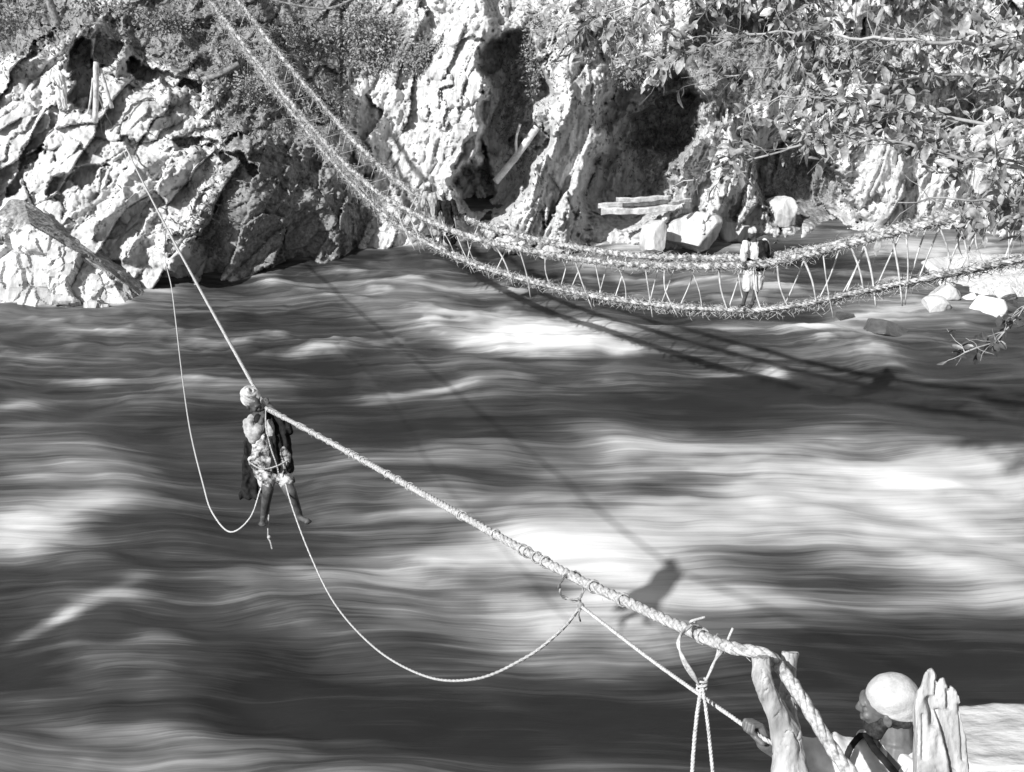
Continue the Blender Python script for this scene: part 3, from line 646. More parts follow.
# far posts, log, planks
def pole(pts, r, name, lab, cat, m='timber', grp=None, seg=7):
    mb = MB(); p = spline(pts, 4); mb.tube(p, [r*(1+.12*random.uniform(-1, 1)) for _ in p], seg); o = mb.obj(name, m); return tag(o, lab, cat, grp)
fY = min(onbank(a, b).y for a in range(70, 118, 4) for b in (100, 106, 112))-.35
pole([PY(96, 62, fY), PY(96, 90, fY), PY(95, 122, fY)], .085, 'anchor_post', 'upright anchor post standing on the far rocks', 'post', 'stick')
pole([PY(100, 68, fY+.1), PY(106, 88, fY), PY(112, 108, fY)], .06, 'prop_pole', 'slanting prop leaning against the far anchor post', 'pole', 'stick')
pole([PY(93, 78, fY), PY(91, 96, fY), PY(88, 114, fY)], .035, 'thin_stake', 'thin bent stake left of the far anchor post', 'stake', 'stick')
q = onbank(218, 72).y-.6
pole([PY(198, 81, q), PY(218, 75, q), PY(239, 64, q+.2)], .1, 'log', 'dark log lying on the slope left of the bridge', 'log', 'bark')
q = onbank(535, 128).y-1.6
pole([PY(495, 182, q-.3), PY(515, 158, q), PY(537, 127, q+.3)], .12, 'log', 'fallen trunk lying steeply in the dark gully', 'log', 'timber')
pole([PY(517, 158, q), PY(516, 140, q), PY(520, 124, q)], .05, 'dead_branch', 'short dead branch rising from the gully trunk', 'branch', 'timber')
pY = 35.4
for i, (x0, y0, x1, y1, r, lab) in enumerate([(598, 206, 668, 202, .075, 'longest of the timbers projecting over the dark hollow'), (601, 212, 675, 208, .11, 'lowest and thickest timber over the dark hollow'), (616, 200, 668, 197, .07, 'topmost timber of the projecting stack'), (672, 203, 692, 200, .06, 'short timber end right of the projecting stack')]):
    mb = MB(); a = PY(x0, y0, pY-.1*i); b = PY(x1, y1+random.uniform(-1, 1), pY+.5-.1*i); u_ = Vector((0, 0, r)); v_ = Vector((.1, .9, 0))*r
    nn_ = 24; vs_ = []
    for q in range(nn_+1):
        c = a.lerp(b, q/nn_)+u_*.25*math.sin(q*.3+i); k_ = 1+.1*math.sin(q*.9+i*2)+random.uniform(-.05, .05)
        for (e, f_) in ((-1, -.85), (-.8, -1), (.8, -1), (1, -.8), (1, .9), (-1, .9)): vs_.append(c+u_*e*k_*.9+v_*f_*k_)
    mb.add(vs_, [(q*6+e, q*6+(e+1) % 6, q*6+6+(e+1) % 6, q*6+6+e) for q in range(nn_) for e in range(6)]+[tuple(range(6)), tuple(nn_*6+e for e in (5, 4, 3, 2, 1, 0))])
    tag(mb.obj('timber', 'stick', None, False), lab, 'timber', 'timbers over the dark hollow')
# ------------------------------------------------------------------ people
def frame(f, up=Vector((0, 0, 1))):
    f = f.normalized(); s_ = f.cross(up).normalized(); u = s_.cross(f).normalized()
    return Matrix((f, s_, u)).transposed()     # local x forward, y right, z up
def head(mb, c, R, k=1.0):
    """skull, face and ears round the head centre c (k = 1 is a 23 cm head)"""
    W = lambda x, y, z: Vector(c)+R@(Vector((x, y, z))*k)
    E = lambda x, y, z, rx_, ry_, rz_: mb.sphere(W(x, y, z), (rx_*k, ry_*k, rz_*k), R, 18, 12)
    E(-.012, 0, .03, .095, .075, .085); E(.035, 0, -.02, .055, .06, .085); E(.05, 0, -.072, .035, .036, .034); E(.02, 0, -.06, .05, .052, .04)
    E(.08, 0, .03, .018, .05, .016); mb.cap(W(.086, 0, .022), W(.103, 0, -.016), .009*k, .0115*k); E(.094, 0, -.021, .012, .017, .008)
    for s_ in (-1, 1):
        E(.068, s_*.031, .005, .017, .016, .011); E(.065, s_*.04, -.018, .022, .018, .018)
        E(-.008, s_*.078, -.008, .018, .009, .031); E(-.004, s_*.082, .012, .013, .009, .014)
    E(.089, 0, -.05, .01, .024, .006); E(.088, 0, -.059, .01, .02, .006)
    for s_ in (-1, 1): E(.079, s_*.031, .006, .006, .011, .0035)
def hand(mb, wrist, palm, grip, k=1.0, side=1):
    """fist closed round the axis grip, the knuckles pointing along palm"""
    wrist = Vector(wrist); d = (Vector(palm)-wrist).normalized(); g = (grip-d*grip.dot(d)).normalized(); n = d.cross(g)*side
    mb.cap(wrist, wrist+d*.03*k, .024*k, .03*k); pc = wrist+d*.05*k
    for i in range(4): mb.cap(wrist+d*.02*k+g*(i-1.5)*.015*k, pc+d*.025*k+g*(i-1.5)*.019*k, .014*k, .012*k, 8)
    for i, L in enumerate((.9, 1, .95, .78)):
        b = pc+d*.028*k+g*(i-1.5)*.02*k; a1 = b+(d*.5+n*.85)*.034*k*L; a2 = a1+(-d*.75+n*.6)*.026*k*L; a3 = a2+(-d*.85-n*.5)*.018*k*L
        mb.chain([b, a1, a2, a3], [.0098*k, .0092*k, .0086*k, .0076*k], 8)
    t0 = wrist+d*.02*k-g*.028*k; t1 = t0+(-g*.5+n*.8+d*.3)*.032*k; t2 = t1+(d*.7+n*.3+g*.45)*.03*k; t3 = t2+(g*.9+d*.2)*.02*k
    mb.chain([t0, t1, t2, t3], [.013*k, .0115*k, .0105*k, .009*k], 8)
def foot(mb, ankle, toe, k=1.0):
    a = Vector(ankle); t = Vector(toe); d = (t-a); sd = d.cross(Vector((0, 0, 1))).normalized()
    mb.cap(a, a.lerp(t, .15)-Vector((0, 0, .035*k)), .038*k, .035*k); mb.cap(a-Vector((0, 0, .035*k)), t-d*.25, .035*k, .03*k); mb.sphere(t-d*.2+sd*.0, .036*k)
    for i in range(5): mb.cap(t-d*.22+sd*(i-2)*.017*k, t+sd*(i-2)*.017*k-d*.04*abs(i-1), .012*k, .009*k, 6)
def folds(axis, freq, amp, k): return lambda c: amp*np.sin(freq*(c@np.array(axis))+5*fbm(c*5, 3, k))+amp*.9*fbm(c*14, 3, k+3)
# --- the man hanging on the rope
D0 = 13.0
def h(px, py, dd=0.): return P(px, py, D0+dd)
hm = empty('person', h(264, 522), 'man in turban and open dark coat hanging by his hands from the thick rope', 'person')
hc = h(253.5, 404.5, -.03); HRm = frame(Vector((.78, -.6, -.22)))
mb = MB(); head(mb, hc, HRm, 1.02)
mb.cap(h(259, 421), hc, .055, .052); mb.sphere(h(263, 432), (.16, .11, .17)); mb.cap(h(264, 430), h(267, 462), .13, .12); mb.sphere(h(269, 466), (.155, .12, .12))
mb.chain([h(249, 423, -.02), h(254, 438, -.14), h(262, 420, -.1)], [.052, .043, .03]); hand(mb, h(262, 419, -.1), h(267, 409, .02), (far_seg[1]-MANH), 1., 1)
mb.chain([h(277, 422, .05), h(286, 429, -.02), h(275, 411, 0), h(268, 404, .0)], [.052, .043, .034, .03]); hand(mb, h(269, 406, .0), h(262, 397, .02), (far_seg[1]-MANH), 1., -1)
mb.chain([h(262, 468, -.02), h(268, 490, -.18), h(264, 515, .02)], [.1, .066, .042]); foot(mb, h(263.5, 515, .02), h(262, 526, -.12))
mb.chain([h(277, 468, .02), h(291, 493, -.14), h(299, 514, -.02)], [.1, .066, .042]); foot(mb, h(299, 515, -.02), h(309.5, 523, -.1))
fuse(mb, 'body', .009, 'skin', hm, 3)
mb = MB()
for k in range(7):        # wound turban
    ring(mb, hc+HRm@Vector((-.062, 0, .052+.017*k)), (.092, .102, .104, .098, .084, .062, .034)[k], HRm@Vector((.25*math.sin(k*2.1)+.3, .3*math.cos(k*1.7), 1)), .0185, wob=.06, sq=1.0)
mb.sphere(hc+HRm@Vector((-.065, 0, .08)), (.08, .082, .07), HRm); mb.cap(hc+HRm@Vector((-.1, -.03, .02)), hc+HRm@Vector((-.12, -.05, -.07)), .03, .018)
fuse(mb, 'turban', .008, 'linen2', hm, 1)
mb = MB(); W = lambda x, y, z: hc+HRm@(Vector((x, y, z))*.92)
mb.sphere(W(.06, 0, -.085), (.04, .048, .05), HRm); mb.sphere(W(.03, .05, -.05), (.04, .016, .05), HRm); mb.sphere(W(.03, -.05, -.05), (.04, .016, .05), HRm); mb.sphere(W(.06, 0, -.13), (.025, .03, .035), HRm)
fuse(mb, 'beard', .008, 'beard', hm, 2, lambda c: .005*fbm(c*50, 2, 4))
mb = MB()      # pale sleeves and shoulders
mb.chain([h(252, 421, -.01), h(249, 424, -.04), h(254, 438, -.15), h(259, 428, -.12)], [.075, .075, .068, .055]); mb.sphere(h(251, 432, -.1), .075)
mb.cap(h(269, 424, -.1), h(271, 433, -.11), .045, .05)
fuse(mb, 'sleeves', .01, 'linen', hm, 2, folds((.5, 0, .9), 75, .008, 31))
mb = MB()      # dark coat: back, open sides and the long flap on his right
mb.cap(h(262, 424, .05), h(267, 455, .04), .165, .18); mb.cap(h(281, 432, -.0), h(286, 468, -.03), .085, .1); mb.chain([h(273, 421, .04), h(279, 422, .05), h(287, 430, -.03), h(279, 418, -.01)], [.078, .075, .068, .055]); mb.cap(h(272, 437, -.12), h(276, 470, -.17), .035, .045); mb.cap(h(286, 462, -.03), h(285, 480, .0), .095, .085)
for a, b in [((247.5+q*.9, 440+q*.5), (241.5+q*1.4, 497-(q % 2)*.6)) for q in range(12)]:
    mb.cap(h(*a, .02), h(*b, .03), .034, .03)
mb.cap(h(262, 470, .12), h(264, 482, .12), .14, .12)
fuse(mb, 'coat', .011, 'dark', hm, 2, folds((1, .3, .05), 70, .011, 33))
mb = MB()      # ragged pale tunic and wrapped loincloth
mb.cap(h(261, 440, -.08), h(261, 462, -.1), .1, .125); mb.sphere(h(261, 462, -.12), (.15, .1, .1)); mb.chain([h(262, 466, -.04), h(267, 482, -.14)], [.125, .098]); mb.chain([h(277, 466, .0), h(286, 482, -.09)], [.12, .095])
mb.cap(h(284, 452, -.08), h(285, 464, -.08), .06, .065)
fuse(mb, 'tunic', .011, 'pattern', hm, 2, folds((.8, .2, .5), 60, .012, 37))
mb = MB(); rope(mb, spline([MANH+Vector((0, 0, .02)), h(266, 425, -.22), h(270, 445, -.26), h(277, 466, -.24), h(279, 476, -.2)], 8), .009, 3, .07, 4)
rope(mb, spline([h(249, 462, -.22), h(262, 469, -.27), h(277, 466, -.24), h(288, 460, -.16)], 8), .01, 3, .07, 4)
rope(mb, spline([h(272, 490, -.02), h(269, 512, 0), h(268, 536, 0), h(270, 541, 0), h(272, 549, 0)], 8), .009, 3, .05, 4); mb.sphere(h(269, 537, 0), .022)
mb.obj('seat_sling', 'rope', hm)
# --- generic standing figure for the small ones
def figure(anchor, scale, label, pose, clothes, hdir, ppx):
    """joints are metres: x across the picture, z up from the feet, y away"""
    r = empty('person', anchor, label, 'person')
    K = lambda x, y, z: anchor+Vector((x, y, z))*scale
    j = {k: K(*v) for k, v in pose.items()}; HR = frame(hdir); v = .013
    mb = MB(); head(mb, j['head'], HR, .95*scale); mb.cap(j['neck'], j['head'], .055*scale, .05*scale)
    mb.cap(j['chest'], j['pelvis'], .135*scale, .12*scale); mb.sphere(j['chest'], (.17*scale, .11*scale, .15*scale))
    for s_ in 'lr':
        mb.chain([j['sh'+s_], j['el'+s_], j['wr'+s_]], [.052*scale, .042*scale, .028*scale]); hand(mb, j['wr'+s_], j['wr'+s_]+(j['wr'+s_]-j['el'+s_]).normalized()*.08, BN, scale, 1)
        mb.chain([j['hip'+s_], j['kn'+s_], j['an'+s_]], [.088*scale, .06*scale, .038*scale]); foot(mb, j['an'+s_], j['an'+s_]+Vector((hdir.x*.17, hdir.y*.17, -.05))*scale, scale)
    fuse(mb, 'body', v, 'skin', r, 2)
    for nm, m, fn in clothes:
        mb = MB(); fn(mb, j, HR, scale); fuse(mb, nm, v, m, r, 2, folds((1, .4, .1), 55, .008, 41))
    return r
def c_turban(mb, j, R, s): mb.sphere(j['head']+R@Vector((-.02, 0, .065))*s, (.115*s, .105*s, .075*s), R); mb.sphere(j['head']+R@Vector((.03, 0, .085))*s, (.07*s, .09*s, .05*s), R)
def c_cap(mb, j, R, s): mb.sphere(j['head']+R@Vector((-.012, 0, .06))*s, (.1*s, .088*s, .068*s), R)
def c_hood(mb, j, R, s): mb.sphere(j['head']+R@Vector((-.045, 0, .035))*s, (.1*s, .1*s, .1*s), R); mb.cap(j['head']+R@Vector((-.08, 0, -.03))*s, j['neck']+R@Vector((-.06, 0, .02))*s, .06*s, .07*s)
def c_shirt(mb, j, R, s):
    mb.cap(j['chest'], j['pelvis'], .165*s, .15*s); mb.sphere(j['chest'], (.2*s, .14*s, .17*s))
    for q in 'lr': mb.chain([j['sh'+q], j['el'+q], j['el'+q].lerp(j['wr'+q], .6)], [.08*s, .066*s, .055*s])
def c_robe(mb, j, R, s):
    c_shirt(mb, j, R, s); mb.cap(j['pelvis'], j['knl'].lerp(j['knr'], .5)-Vector((0, 0, .12*s)), .16*s, .19*s)
def c_vest(mb, j, R, s):
    o = Vector((.1, -.03, 0))*s; mb.cap(j['chest']+o+Vector((.02, 0, .05)), j['pelvis']+o*.6, .155*s, .175*s); mb.sphere(j['pelvis']+Vector((-.02, -.02, .06))*s, (.19*s, .165*s, .1*s))
def c_shorts(mb, j, R, s):
    for q in 'lr': mb.chain([j['hip'+q], j['kn'+q]], [.13*s, .105*s])
def c_long(mb, j, R, s):
    for q in 'lr': mb.chain([j['hip'+q], j['kn'+q], j['an'+q]+Vector((0, 0, .08*s))], [.125*s, .1*s, .08*s])
# man on the bridge
fi = nearest(755); ba = DK[fi]+Vector((-.13, 0, .07))
ang = BN
pose = dict(head=(-.03, 0, 1.52), neck=(.02, 0, 1.38), chest=(.06, 0, 1.2), pelvis=(.1, 0, .92), shl=(-.15, -.05, 1.33), shr=(.24, .05, 1.33), ell=(-.22, -.2, 1.12), elr=(.33, .1, 1.1),
            wrl=(-.2, -.22, 1.03), wrr=(.36, .2, 1.06), hipl=(.0, 0, .88), hipr=(.17, 0, .88), knl=(-.05, -.06, .45), knr=(.15, -.06, .45), anl=(-.08, 0, .09), anr=(.1, 0, .09))
figure(ba, 1.0, 'man in cap, white shirt and shorts standing midway on the rope bridge', pose,
       [('cap', 'cap', c_cap), ('shirt', 'white', c_shirt), ('vest', 'dark', c_vest), ('shorts', 'white', c_shorts)], Vector((-.7, -.7, -.15)), 0)
fi = nearest(447); ba = DK[fi]+Vector((0, 0, .07))
pose2 = dict(head=(-.08, 0, 1.5), neck=(-.04, 0, 1.37), chest=(0, 0, 1.2), pelvis=(.06, 0, .92), shl=(-.17, -.03, 1.32), shr=(.17, .03, 1.32), ell=(-.24, -.15, 1.1), elr=(.26, -.1, 1.08),
             wrl=(-.25, -.3, 1.0), wrr=(.3, -.25, .98), hipl=(-.02, 0, .88), hipr=(.12, 0, .88), knl=(.02, -.12, .47), knr=(.2, -.08, .46), anl=(-.02, 0, .09), anr=(.24, .05, .09))
figure(ba, 1.0, 'man in pale head cloth and dark coat at the cliff end of the bridge', pose2,
       [('head_cloth', 'white', c_hood), ('coat', 'dark', c_robe), ('trousers', 'white', c_long)], Vector((.4, -.9, -.2)), 0)
fi = nearest(432); ba = DK[fi]+Vector((0, 0, .07))
figure(ba+BN*.05, 1.02, 'second man in a light robe following close behind on the cliff end of the bridge', pose2,
       [('turban', 'cap', c_turban), ('robe', 'linen', c_robe)], Vector((.6, -.8, 0)), 0)
fm = PY(66, 112, min(onbank(a, b).y for a in range(54, 82, 3) for b in (90, 100, 108))-.25)
pose3 = dict(head=(.08, 0, 1.5), neck=(.03, 0, 1.38), chest=(0, 0, 1.2), pelvis=(-.03, 0, .92), shl=(-.17, 0, 1.32), shr=(.15, 0, 1.32), ell=(-.24, -.06, 1.08), elr=(.3, -.12, 1.2),
             wrl=(-.15, -.2, .95), wrr=(.45, -.2, 1.3), hipl=(-.08, 0, .88), hipr=(.04, 0, .88), knl=(-.14, -.05, .46), knr=(.0, -.03, .45), anl=(-.16, 0, .08), anr=(.0, 0, .08))
figure(fm, .95, 'small figure in a turban and pale robe standing on the sunlit far rocks', pose3, [('turban', 'white', c_turban), ('robe', 'white', c_shirt), ('trousers', 'white', c_long)], Vector((.8, -.5, -.2)), 0)
mb = MB(); mb.sphere(fm, (.35, .5, .12)); 
# --- the capped man in the foreground
D1 = 3.95
def n(px, py, dd=0.): return P(px, py, D1+dd)
nm_ = empty('person', Vector((n(890, 760).x, n(890, 760).y, 7.85)), 'bearded man in a pale cap beside the forked post, pulling on the line', 'person')
hc = n(886, 706); HR = frame(Vector((-.93, .3, -.16)))
mb = MB(); head(mb, hc, HR, .9)
W = lambda x, y, z: hc+HR@(Vector((x, y, z))*.9)
nb = n(897, 752, .0); mb.cap(W(-.03, 0, -.04), nb, .053, .056); mb.cap(nb, n(895, 790, .02), .07, .14)
cx = n(893, 800, .02); pel = Vector((nb.x+.02, nb.y+.02, 8.72)); mb.cap(cx, pel, .15, .13)
SHL = n(845, 768, .14); SHR = n(935, 775, -.08)
mb.cap(SHL, cx, .065, .12); mb.cap(SHR, cx, .065, .12)
gripdir = (KN-HAND).normalized(); hd = (n(757, 722, .0)-n(771, 757, .02)).normalized(); hg = (gripdir-hd*gripdir.dot(hd)).normalized(); hn = hd.cross(hg)
hs = 1 if hn.y < 0 else -1; wr = HAND-hd*.062-hn*hs*.026
el = n(806, 765, .1); mb.chain([SHL, el, wr], [.055, .043, .029])
elr = n(945, 850, -.05); mb.chain([SHR, elr, n(925, 870, .15)], [.052, .042, .03]); hand(mb, n(925, 870, .15), n(915, 872, .22), Vector((0, 0, 1)), 1.)
for s_ in (-1, 1):
    hp = pel+Vector((.03*s_, .09*s_, -.02)); kn = Vector((hp.x-.06, hp.y+.06, 8.3)); an = Vector((hp.x, hp.y, 7.95)); mb.chain([hp, kn, an], [.09, .06, .04]); foot(mb, an, an+Vector((-.2, .05, -.06)))
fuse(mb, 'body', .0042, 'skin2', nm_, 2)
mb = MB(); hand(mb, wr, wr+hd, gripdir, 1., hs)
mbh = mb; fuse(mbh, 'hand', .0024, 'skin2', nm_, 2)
mb = MB(); mb.sphere(W(-.026, 0, .053), (.09, .08, .076), HR, 28, 18); mb.chain([W(-.03+.094*math.cos(q*.2618), .083*math.sin(q*.2618), .012+.034*math.cos(q*.2618)) for q in range(25)], [.0062]*25, 6); mb.sphere(W(-.045, 0, .025), (.076, .078, .062), HR, 28, 18)
fuse(mb, 'cap', .005, 'cap', nm_, 3, lambda c: .0025*fbm(c*25, 3, 3))
mb = MB(); mb.sphere(W(.05, 0, -.09), (.035, .04, .038), HR); mb.sphere(W(.062, 0, -.066), (.024, .034, .02), HR)
for s_ in (-1, 1): mb.cap(W(.006, s_*.066, -.028), W(.04, s_*.047, -.085), .019, .03); mb.cap(W(.028, s_*.055, -.05), W(.058, s_*.03, -.08), .022, .024)
fuse(mb, 'beard', .0045, 'beard', nm_, 2, lambda c: .003*fbm(c*90, 2, 4))
mb = MB()
for s_ in (-1, 1): mb.cap(W(-.02, s_*.066, .0), W(-.065, s_*.045, -.03), .016, .024); mb.cap(W(-.02, s_*.064, -.02), W(-.05, s_*.045, -.065), .012, .016)
mb.cap(W(-.072, -.04, -.03), W(-.072, .04, -.03), .026, .026); mb.cap(W(-.062, -.03, -.065), W(-.062, .03, -.065), .02, .02)  # nape hair reaches lower, its dark shape standing in for head shade
fuse(mb, 'hair_and_nape_shade', .0045, 'beard', nm_, 2, lambda c: .003*fbm(c*90, 2, 4))
mb = MB()      # white shirt with loose sleeve
mb.cap(n(866, 768, .05), n(915, 772, -.02), .09, .095); mb.chain([n(800, 757, .08), n(826, 752, .1), n(850, 755, .08)], [.05, .06, .07]); mb.cap(cx+Vector((0, 0, -.02)), pel, .17, .17); mb.sphere(n(893, 790, .0), (.2, .15, .12)); mb.chain([SHL, n(822, 764, .12), n(797, 757, .07)], [.085, .068, .055]); mb.chain([SHR, elr], [.08, .07])
mb.cap(nb+Vector((-.09, .04, -.015)), nb+Vector((.07, .02, -.04)), .05, .05)
def dig(c):
    return folds((.8, .2, .6), 70, .010, 61)(c)
fuse(mb, 'shirt', .006, 'white', nm_, 2, dig)
mb = MB()      # collar flaps
for a in (-1, 1):
    q = nb+Vector((-.055 if a < 0 else .01, -.03 if a < 0 else -.075, .012)); mb.tube(spline([nb+Vector((.06, .0, .02)) if a > 0 else nb+Vector((-.04, .06, .03)), q, q+Vector((-.04, -.02, -.06))], 6), [.014]*13, 6, True, 1.6)
fuse(mb, 'collar', .0045, 'white', nm_, 1)
mb = MB()      # dark waistcoat edges: two bands down the chest and back
mb.tube(spline([n(866, 734, .02), n(874, 748, -.09), n(886, 762, -.13), n(900, 780, -.15), n(905, 800, -.15)], 6), [.016]*25, 8, True, .5)
mb.tube(spline([n(862, 734, .03), n(853, 744, -.02), n(847, 757, -.04), n(843, 780, -.04)], 6), [.013]*19, 8, True, .5)
fuse(mb, 'waistcoat_edge', .005, 'dark', nm_, 1)
mb = MB(); mb.cap(pel+Vector((0, 0, .06)), pel-Vector((0, 0, .1)), .16, .17)
for s_ in (-1, 1): hp = pel+Vector((.03*s_, .09*s_, -.02)); mb.chain([hp, Vector((hp.x-.06, hp.y+.06, 8.3)), Vector((hp.x, hp.y, 8.05))], [.12, .1, .085])
fuse(mb, 'trousers', .012, 'white', nm_, 2, folds((1, .4, .1), 55, .008, 41))
# ------------------------------------------------------------------ foliage
def leaf(V, Fc, p, d, nrm, L, wd, curl):
    d = d.normalized(); s_ = d.cross(nrm)
    if s_.length < 1e-3: return
    s_.normalize(); nn = s_.cross(d); b = len(V)
    for t, ww in ((0, .08), (.28, .85), (.62, 1), (.88, .5)):
        c = p+d*L*t+nn*(-curl*L*t*t)
        for q, lift in ((-1, .16), (0, 0), (1, .16)): V.append((c+s_*(q*ww*wd*.5)+nn*(lift*wd*ww*abs(q)))[:])
    V.append((p+d*L-nn*curl*L)[:])
    for r in range(3):
        for c in range(2): a = b+r*3+c; Fc.append((a, a+1, a+4, a+3))
    a = b+9; e = b+12; Fc.extend([(a, a+1, e), (a+1, a+2, e)])
def rv(): return Vector([random.gauss(0, 1) for _ in range(3)]).normalized()
tr = empty('overhanging_tree', Vector((7.6, 8.2, 6.2)), 'leafy tree on the near bank whose branches hang over the right of the river', 'tree')
limbs = [
 [(1500, 60, 10), (1180, 60, 10.5), (1060, 50, 10.8), (940, 42, 11), (850, 36, 11.2), (770, 32, 11.4), (700, 48, 11.5), (655, 62, 11.7)],
 [(1500, 160, 10), (1180, 130, 10.2), (1060, 125, 10.4), (960, 120, 10.8), (880, 108, 11), (800, 95, 11.3), (745, 108, 11.5)],
 [(1500, 230, 9.8), (1180, 190, 10), (1080, 175, 10.2), (1000, 165, 10.4), (930, 150, 10.6), (860, 140, 10.8), (790, 150, 11), (730, 165, 11.2), (672, 188, 11.4)],
 [(1500, 0, 10), (1180, -60, 11), (1000, -30, 11.3), (850, -20, 11.5), (720, -10, 12), (640, 5, 12.2), (585, 22, 12.4)],
 [(1500, 280, 9.6), (1180, 230, 9.6), (1080, 215, 9.8), (1010, 205, 10), (950, 200, 10.2), (900, 205, 10.3)],
 [(1500, 280, 9), (1180, 250, 9), (1080, 270, 9), (1035, 300, 9), (1000, 335, 9), (965, 350, 9)],
 [(1500, 100, 11), (1180, 90, 11.5), (1060, 85, 11.8), (960, 75, 12), (880, 70, 12.1), (800, 62, 12.2), (700, 85, 12.3)]]
mbk = MB(); V = []; Fc = []; V6 = []; F6 = []
tk = [Vector((7.6, 8.2, 6.0)), Vector((7.7, 8.3, 8)), Vector((7.4, 8.5, 10)), Vector((7.8, 8.6, 12.5)), Vector((7.9, 8.4, 15))]
mbt = MB(); mbt.tube(spline(tk, 6), np.linspace(.26, .1, 25), 12); mbt.obj('trunk', 'bark', tr)
from mathutils import noise as NZ
def ok(p):
    x, y = proj(*p)
    if p.y < 9.4 and y > 270: return x > 944
    if x < 556: return False
    def inr(x0, y0, x1, y1): return x0 < x < x1 and y0 < y < y1
    if inr(590, 92, 690, 192) or inr(560, 70, 640, 250) or inr(772, 172, 834, 245): return False
    if NZ.noise(p*1.9) < -.12 or NZ.noise(p*4.5+Vector((9, 9, 9))) < -.28: return False
    if inr(690, 45, 775, 88) and random.random() < .6: return False
    if inr(700, 60, 800, 98) and random.random() < .5: return False
    if inr(745, 165, 832, 235) and random.random() < .8: return False
    if inr(834, 150, 930, 240) and random.random() < .86: return False
    if x < 800 and y > 190 and random.random() < .8: return False
    if y > 238 and not (x > 944 and y > 285): return False
    if x > 1030 and random.random() < .5: return False
    return True
def twig(p, d, L, th, low=False):
    pts = [p]; dd = d.normalized()
    for i in range(4):
        dd = (dd+rv()*.35+Vector((0, 0, -.12))).normalized(); pts.append(pts[-1]+dd*L/4)
    if not ok(pts[-1]) and not ok(pts[2]): return
    th *= .75; mbk.tube(pts, [th, th*.8, th*.65, th*.5, th*.3], 4, False)
    nl = int(L/(.045 if low else .052))
    if low and random.random() < .45: return
    for q in range(nl):
        t = .12+.9*q/nl; i = min(3, int(t*4)); pp = pts[i].lerp(pts[i+1], min(1, t*4-i))
        if not ok(pp): continue
        ld = (dd*.5+rv()*1.0+Vector((0, 0, -.35))).normalized(); nr = (Vector((0, 0, 1))*1.0+rv()*.9+SUN*.3).normalized()
        sz = random.uniform(.07, .11) if low else random.choice((random.uniform(.07, .11), random.uniform(.11, .19)))
        leaf(*((V6, F6) if low else (V, Fc)), pp, ld, nr, sz, sz*random.uniform(.36, .58), random.uniform(-.3, .7))
for li, lb in enumerate(limbs):
    pts = resample(spline([P(*q) for q in lb], 6), .12); pts = [p+rv()*.03 for p in pts]
    r0 = .045 if li != 5 else .02; mbk.tube(pts, np.linspace(r0, .006, len(pts)), 6)
    for p in pts:
        x, y = proj(*p)
        if x > 1120: continue
        for _ in range(5):
            d = rv(); d.z = d.z*.8; d.x -= .35; d.y *= 1.1
            if li in (3,): d.z -= .5
            twig(p, d, random.uniform(.25, .85) if li != 5 else random.uniform(.12, .26), .006, li == 5)
    # long side shoots fill the space between the limbs
mbk.obj('branches', 'bough', tr)
me = bpy.data.meshes.new('crown'); me.from_pydata(V, [], Fc); me.update(); link('crown', me, 'leaf', tr)
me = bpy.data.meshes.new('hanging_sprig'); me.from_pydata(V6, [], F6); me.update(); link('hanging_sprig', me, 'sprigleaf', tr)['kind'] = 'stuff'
print('leaves', len(V)//13)
# shrubs and scrub on the far bank
def shrub(px, py, rpx, rpy, nl, sz, m, lab, out=.6, nm='shrub'):
    c = onbank(px, py); k = (c-Vector((0, 0, H))).length/F; c = c+Vector((0, -rpx*k*.4, 0)); r = Vector((rpx*k, rpx*k*.7, rpy*k))
    e = empty(nm, onbank(px, min(py+rpy, 255)), lab, nm.replace('_', ' ')); root = c-Vector((0, -r.y*.5, r.z))
    V = []; Fc = []; mb = MB(); lumps = [(rv()*random.uniform(.3, .75), random.uniform(.28, .5)) for _ in range(16)]
    for q, s_ in lumps: tip = c+Vector((q.x*r.x, q.y*r.y, q.z*r.z)); mb.tube(spline([root, root.lerp(tip, .5)+rv()*.12, tip], 4), [.035-.0025*i for i in range(9)], 4)
    for _ in range(nl):
        q, s_ = random.choice(lumps); d = rv(); pos = q+d*s_*random.uniform(.5, 1.1); pp = c+Vector((pos.x*r.x, pos.y*r.y, pos.z*r.z))
        z_ = sz*random.uniform(.6, 1.4); leaf(V, Fc, pp, (d+rv()).normalized(), (rv()+Vector((0, 0, .8))).normalized(), z_, z_*.5, .2)
    me = bpy.data.meshes.new('foliage'); me.from_pydata(V, [], Fc); me.update(); link('foliage', me, m, e); mb.obj('stems', 'bark', e)
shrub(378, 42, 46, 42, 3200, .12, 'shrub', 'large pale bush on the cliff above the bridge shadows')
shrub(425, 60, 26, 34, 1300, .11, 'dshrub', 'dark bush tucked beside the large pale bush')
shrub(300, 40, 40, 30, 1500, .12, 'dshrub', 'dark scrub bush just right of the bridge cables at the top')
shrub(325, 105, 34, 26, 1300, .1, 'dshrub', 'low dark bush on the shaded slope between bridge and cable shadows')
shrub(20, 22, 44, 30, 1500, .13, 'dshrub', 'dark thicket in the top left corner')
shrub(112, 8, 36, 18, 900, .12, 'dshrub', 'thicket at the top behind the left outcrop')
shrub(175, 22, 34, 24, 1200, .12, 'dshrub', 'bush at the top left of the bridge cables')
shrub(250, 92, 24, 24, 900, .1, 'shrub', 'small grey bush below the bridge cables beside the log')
shrub(535, 50, 20, 44, 1200, .1, 'shrub', 'tall pale bush growing over the gully')
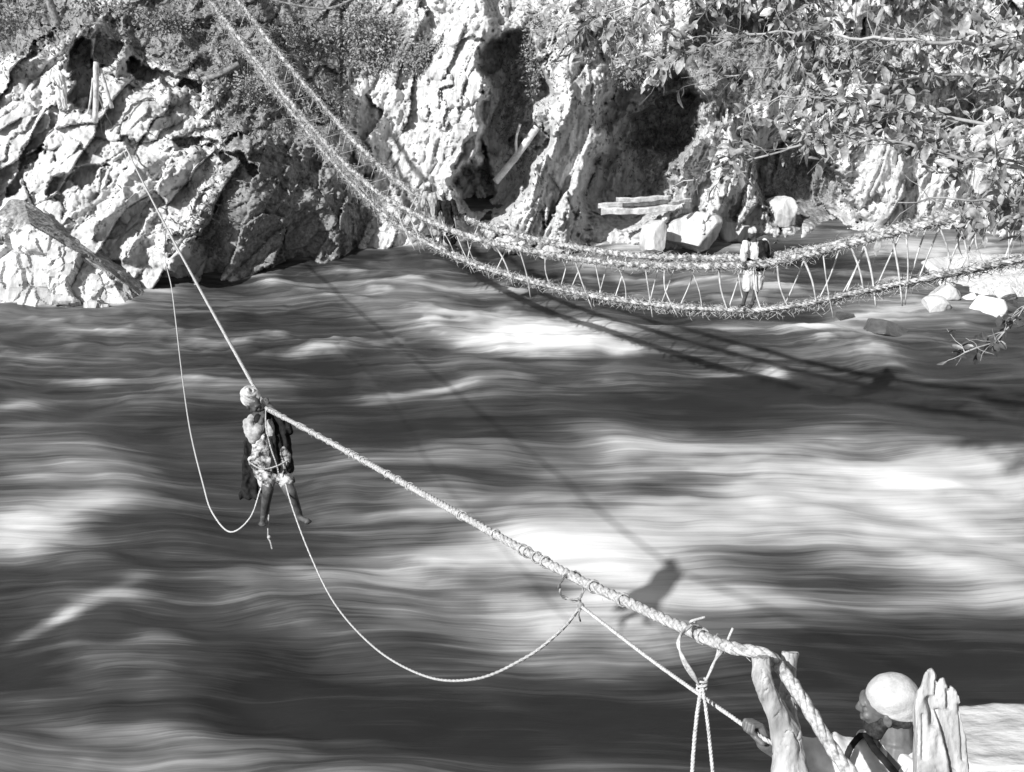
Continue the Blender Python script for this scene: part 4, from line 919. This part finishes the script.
shrub(598, 28, 34, 30, 1500, .1, 'shrub', 'light bush on the cliff top left of the hanging branches')
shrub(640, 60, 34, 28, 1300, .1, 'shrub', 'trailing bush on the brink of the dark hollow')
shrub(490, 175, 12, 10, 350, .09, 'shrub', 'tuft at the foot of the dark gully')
def scrub():
    V = []; Fc = []; tot = 0
    while tot < 16000:
        i = random.randrange(FB.shape[1]); j = random.randrange(90, FB.shape[0]-60)
        if US[i] < -60 or US[i] > 1070 or random.random() > VEG[j, i]*.9 or FB[j, i, 2] < .4: continue
        if 225 < US[i] < 400 and VS[j] > 140 and random.random() < .8: continue
        p = Vector(FB[j, i]); z_ = random.uniform(.08, .2)
        leaf(V, Fc, p, (Vector((0, -.4, .8))+rv()*.7), rv(), z_, z_*.3, .4); tot += 1
    me = bpy.data.meshes.new('scrub'); me.from_pydata(V, [], Fc); me.update(); tag(link('scrub', me, 'dshrub'), 'low dry scrub and grass over the slopes of the far bank', 'scrub', None, 'stuff')
scrub()
# bare tree top left, bare boughs at the top
t = empty('slender_tree', onbank(66, 24), 'dark slender tree trunk rising at the top left edge', 'tree')
b_ = onbank(66, 24)+Vector((0, -.6, -.4)); mb = MB(); mb.tube(spline([b_, b_+Vector((-.2, 0, 1.2)), b_+Vector((-.5, 0, 3)), b_+Vector((-.4, 0, 5.5))], 5), np.linspace(.17, .08, 16), 8); mb.obj('trunk', 'bark', t)
V = []; Fc = []
for _ in range(1600): p = b_+Vector((-.4, 0, 6))+rv()*random.uniform(.4, 1.9); leaf(V, Fc, p, rv(), rv(), .16, .08, .2)
me = bpy.data.meshes.new('crown'); me.from_pydata(V, [], Fc); me.update(); link('crown', me, 'dshrub', t)
q = onbank(300, 10).y-2
pole([PY(250, -6, q), PY(290, 4, q), PY(330, 8, q), PY(365, -8, q)], .04, 'bare_branch', 'bare bough crossing the top edge right of the bridge', 'branch', 'bark')
pole([PY(318, -10, q), PY(326, 8, q), PY(345, 4, q)], .04, 'bare_branch', 'short dark bough forking from the slope above the bush', 'branch', 'bark')
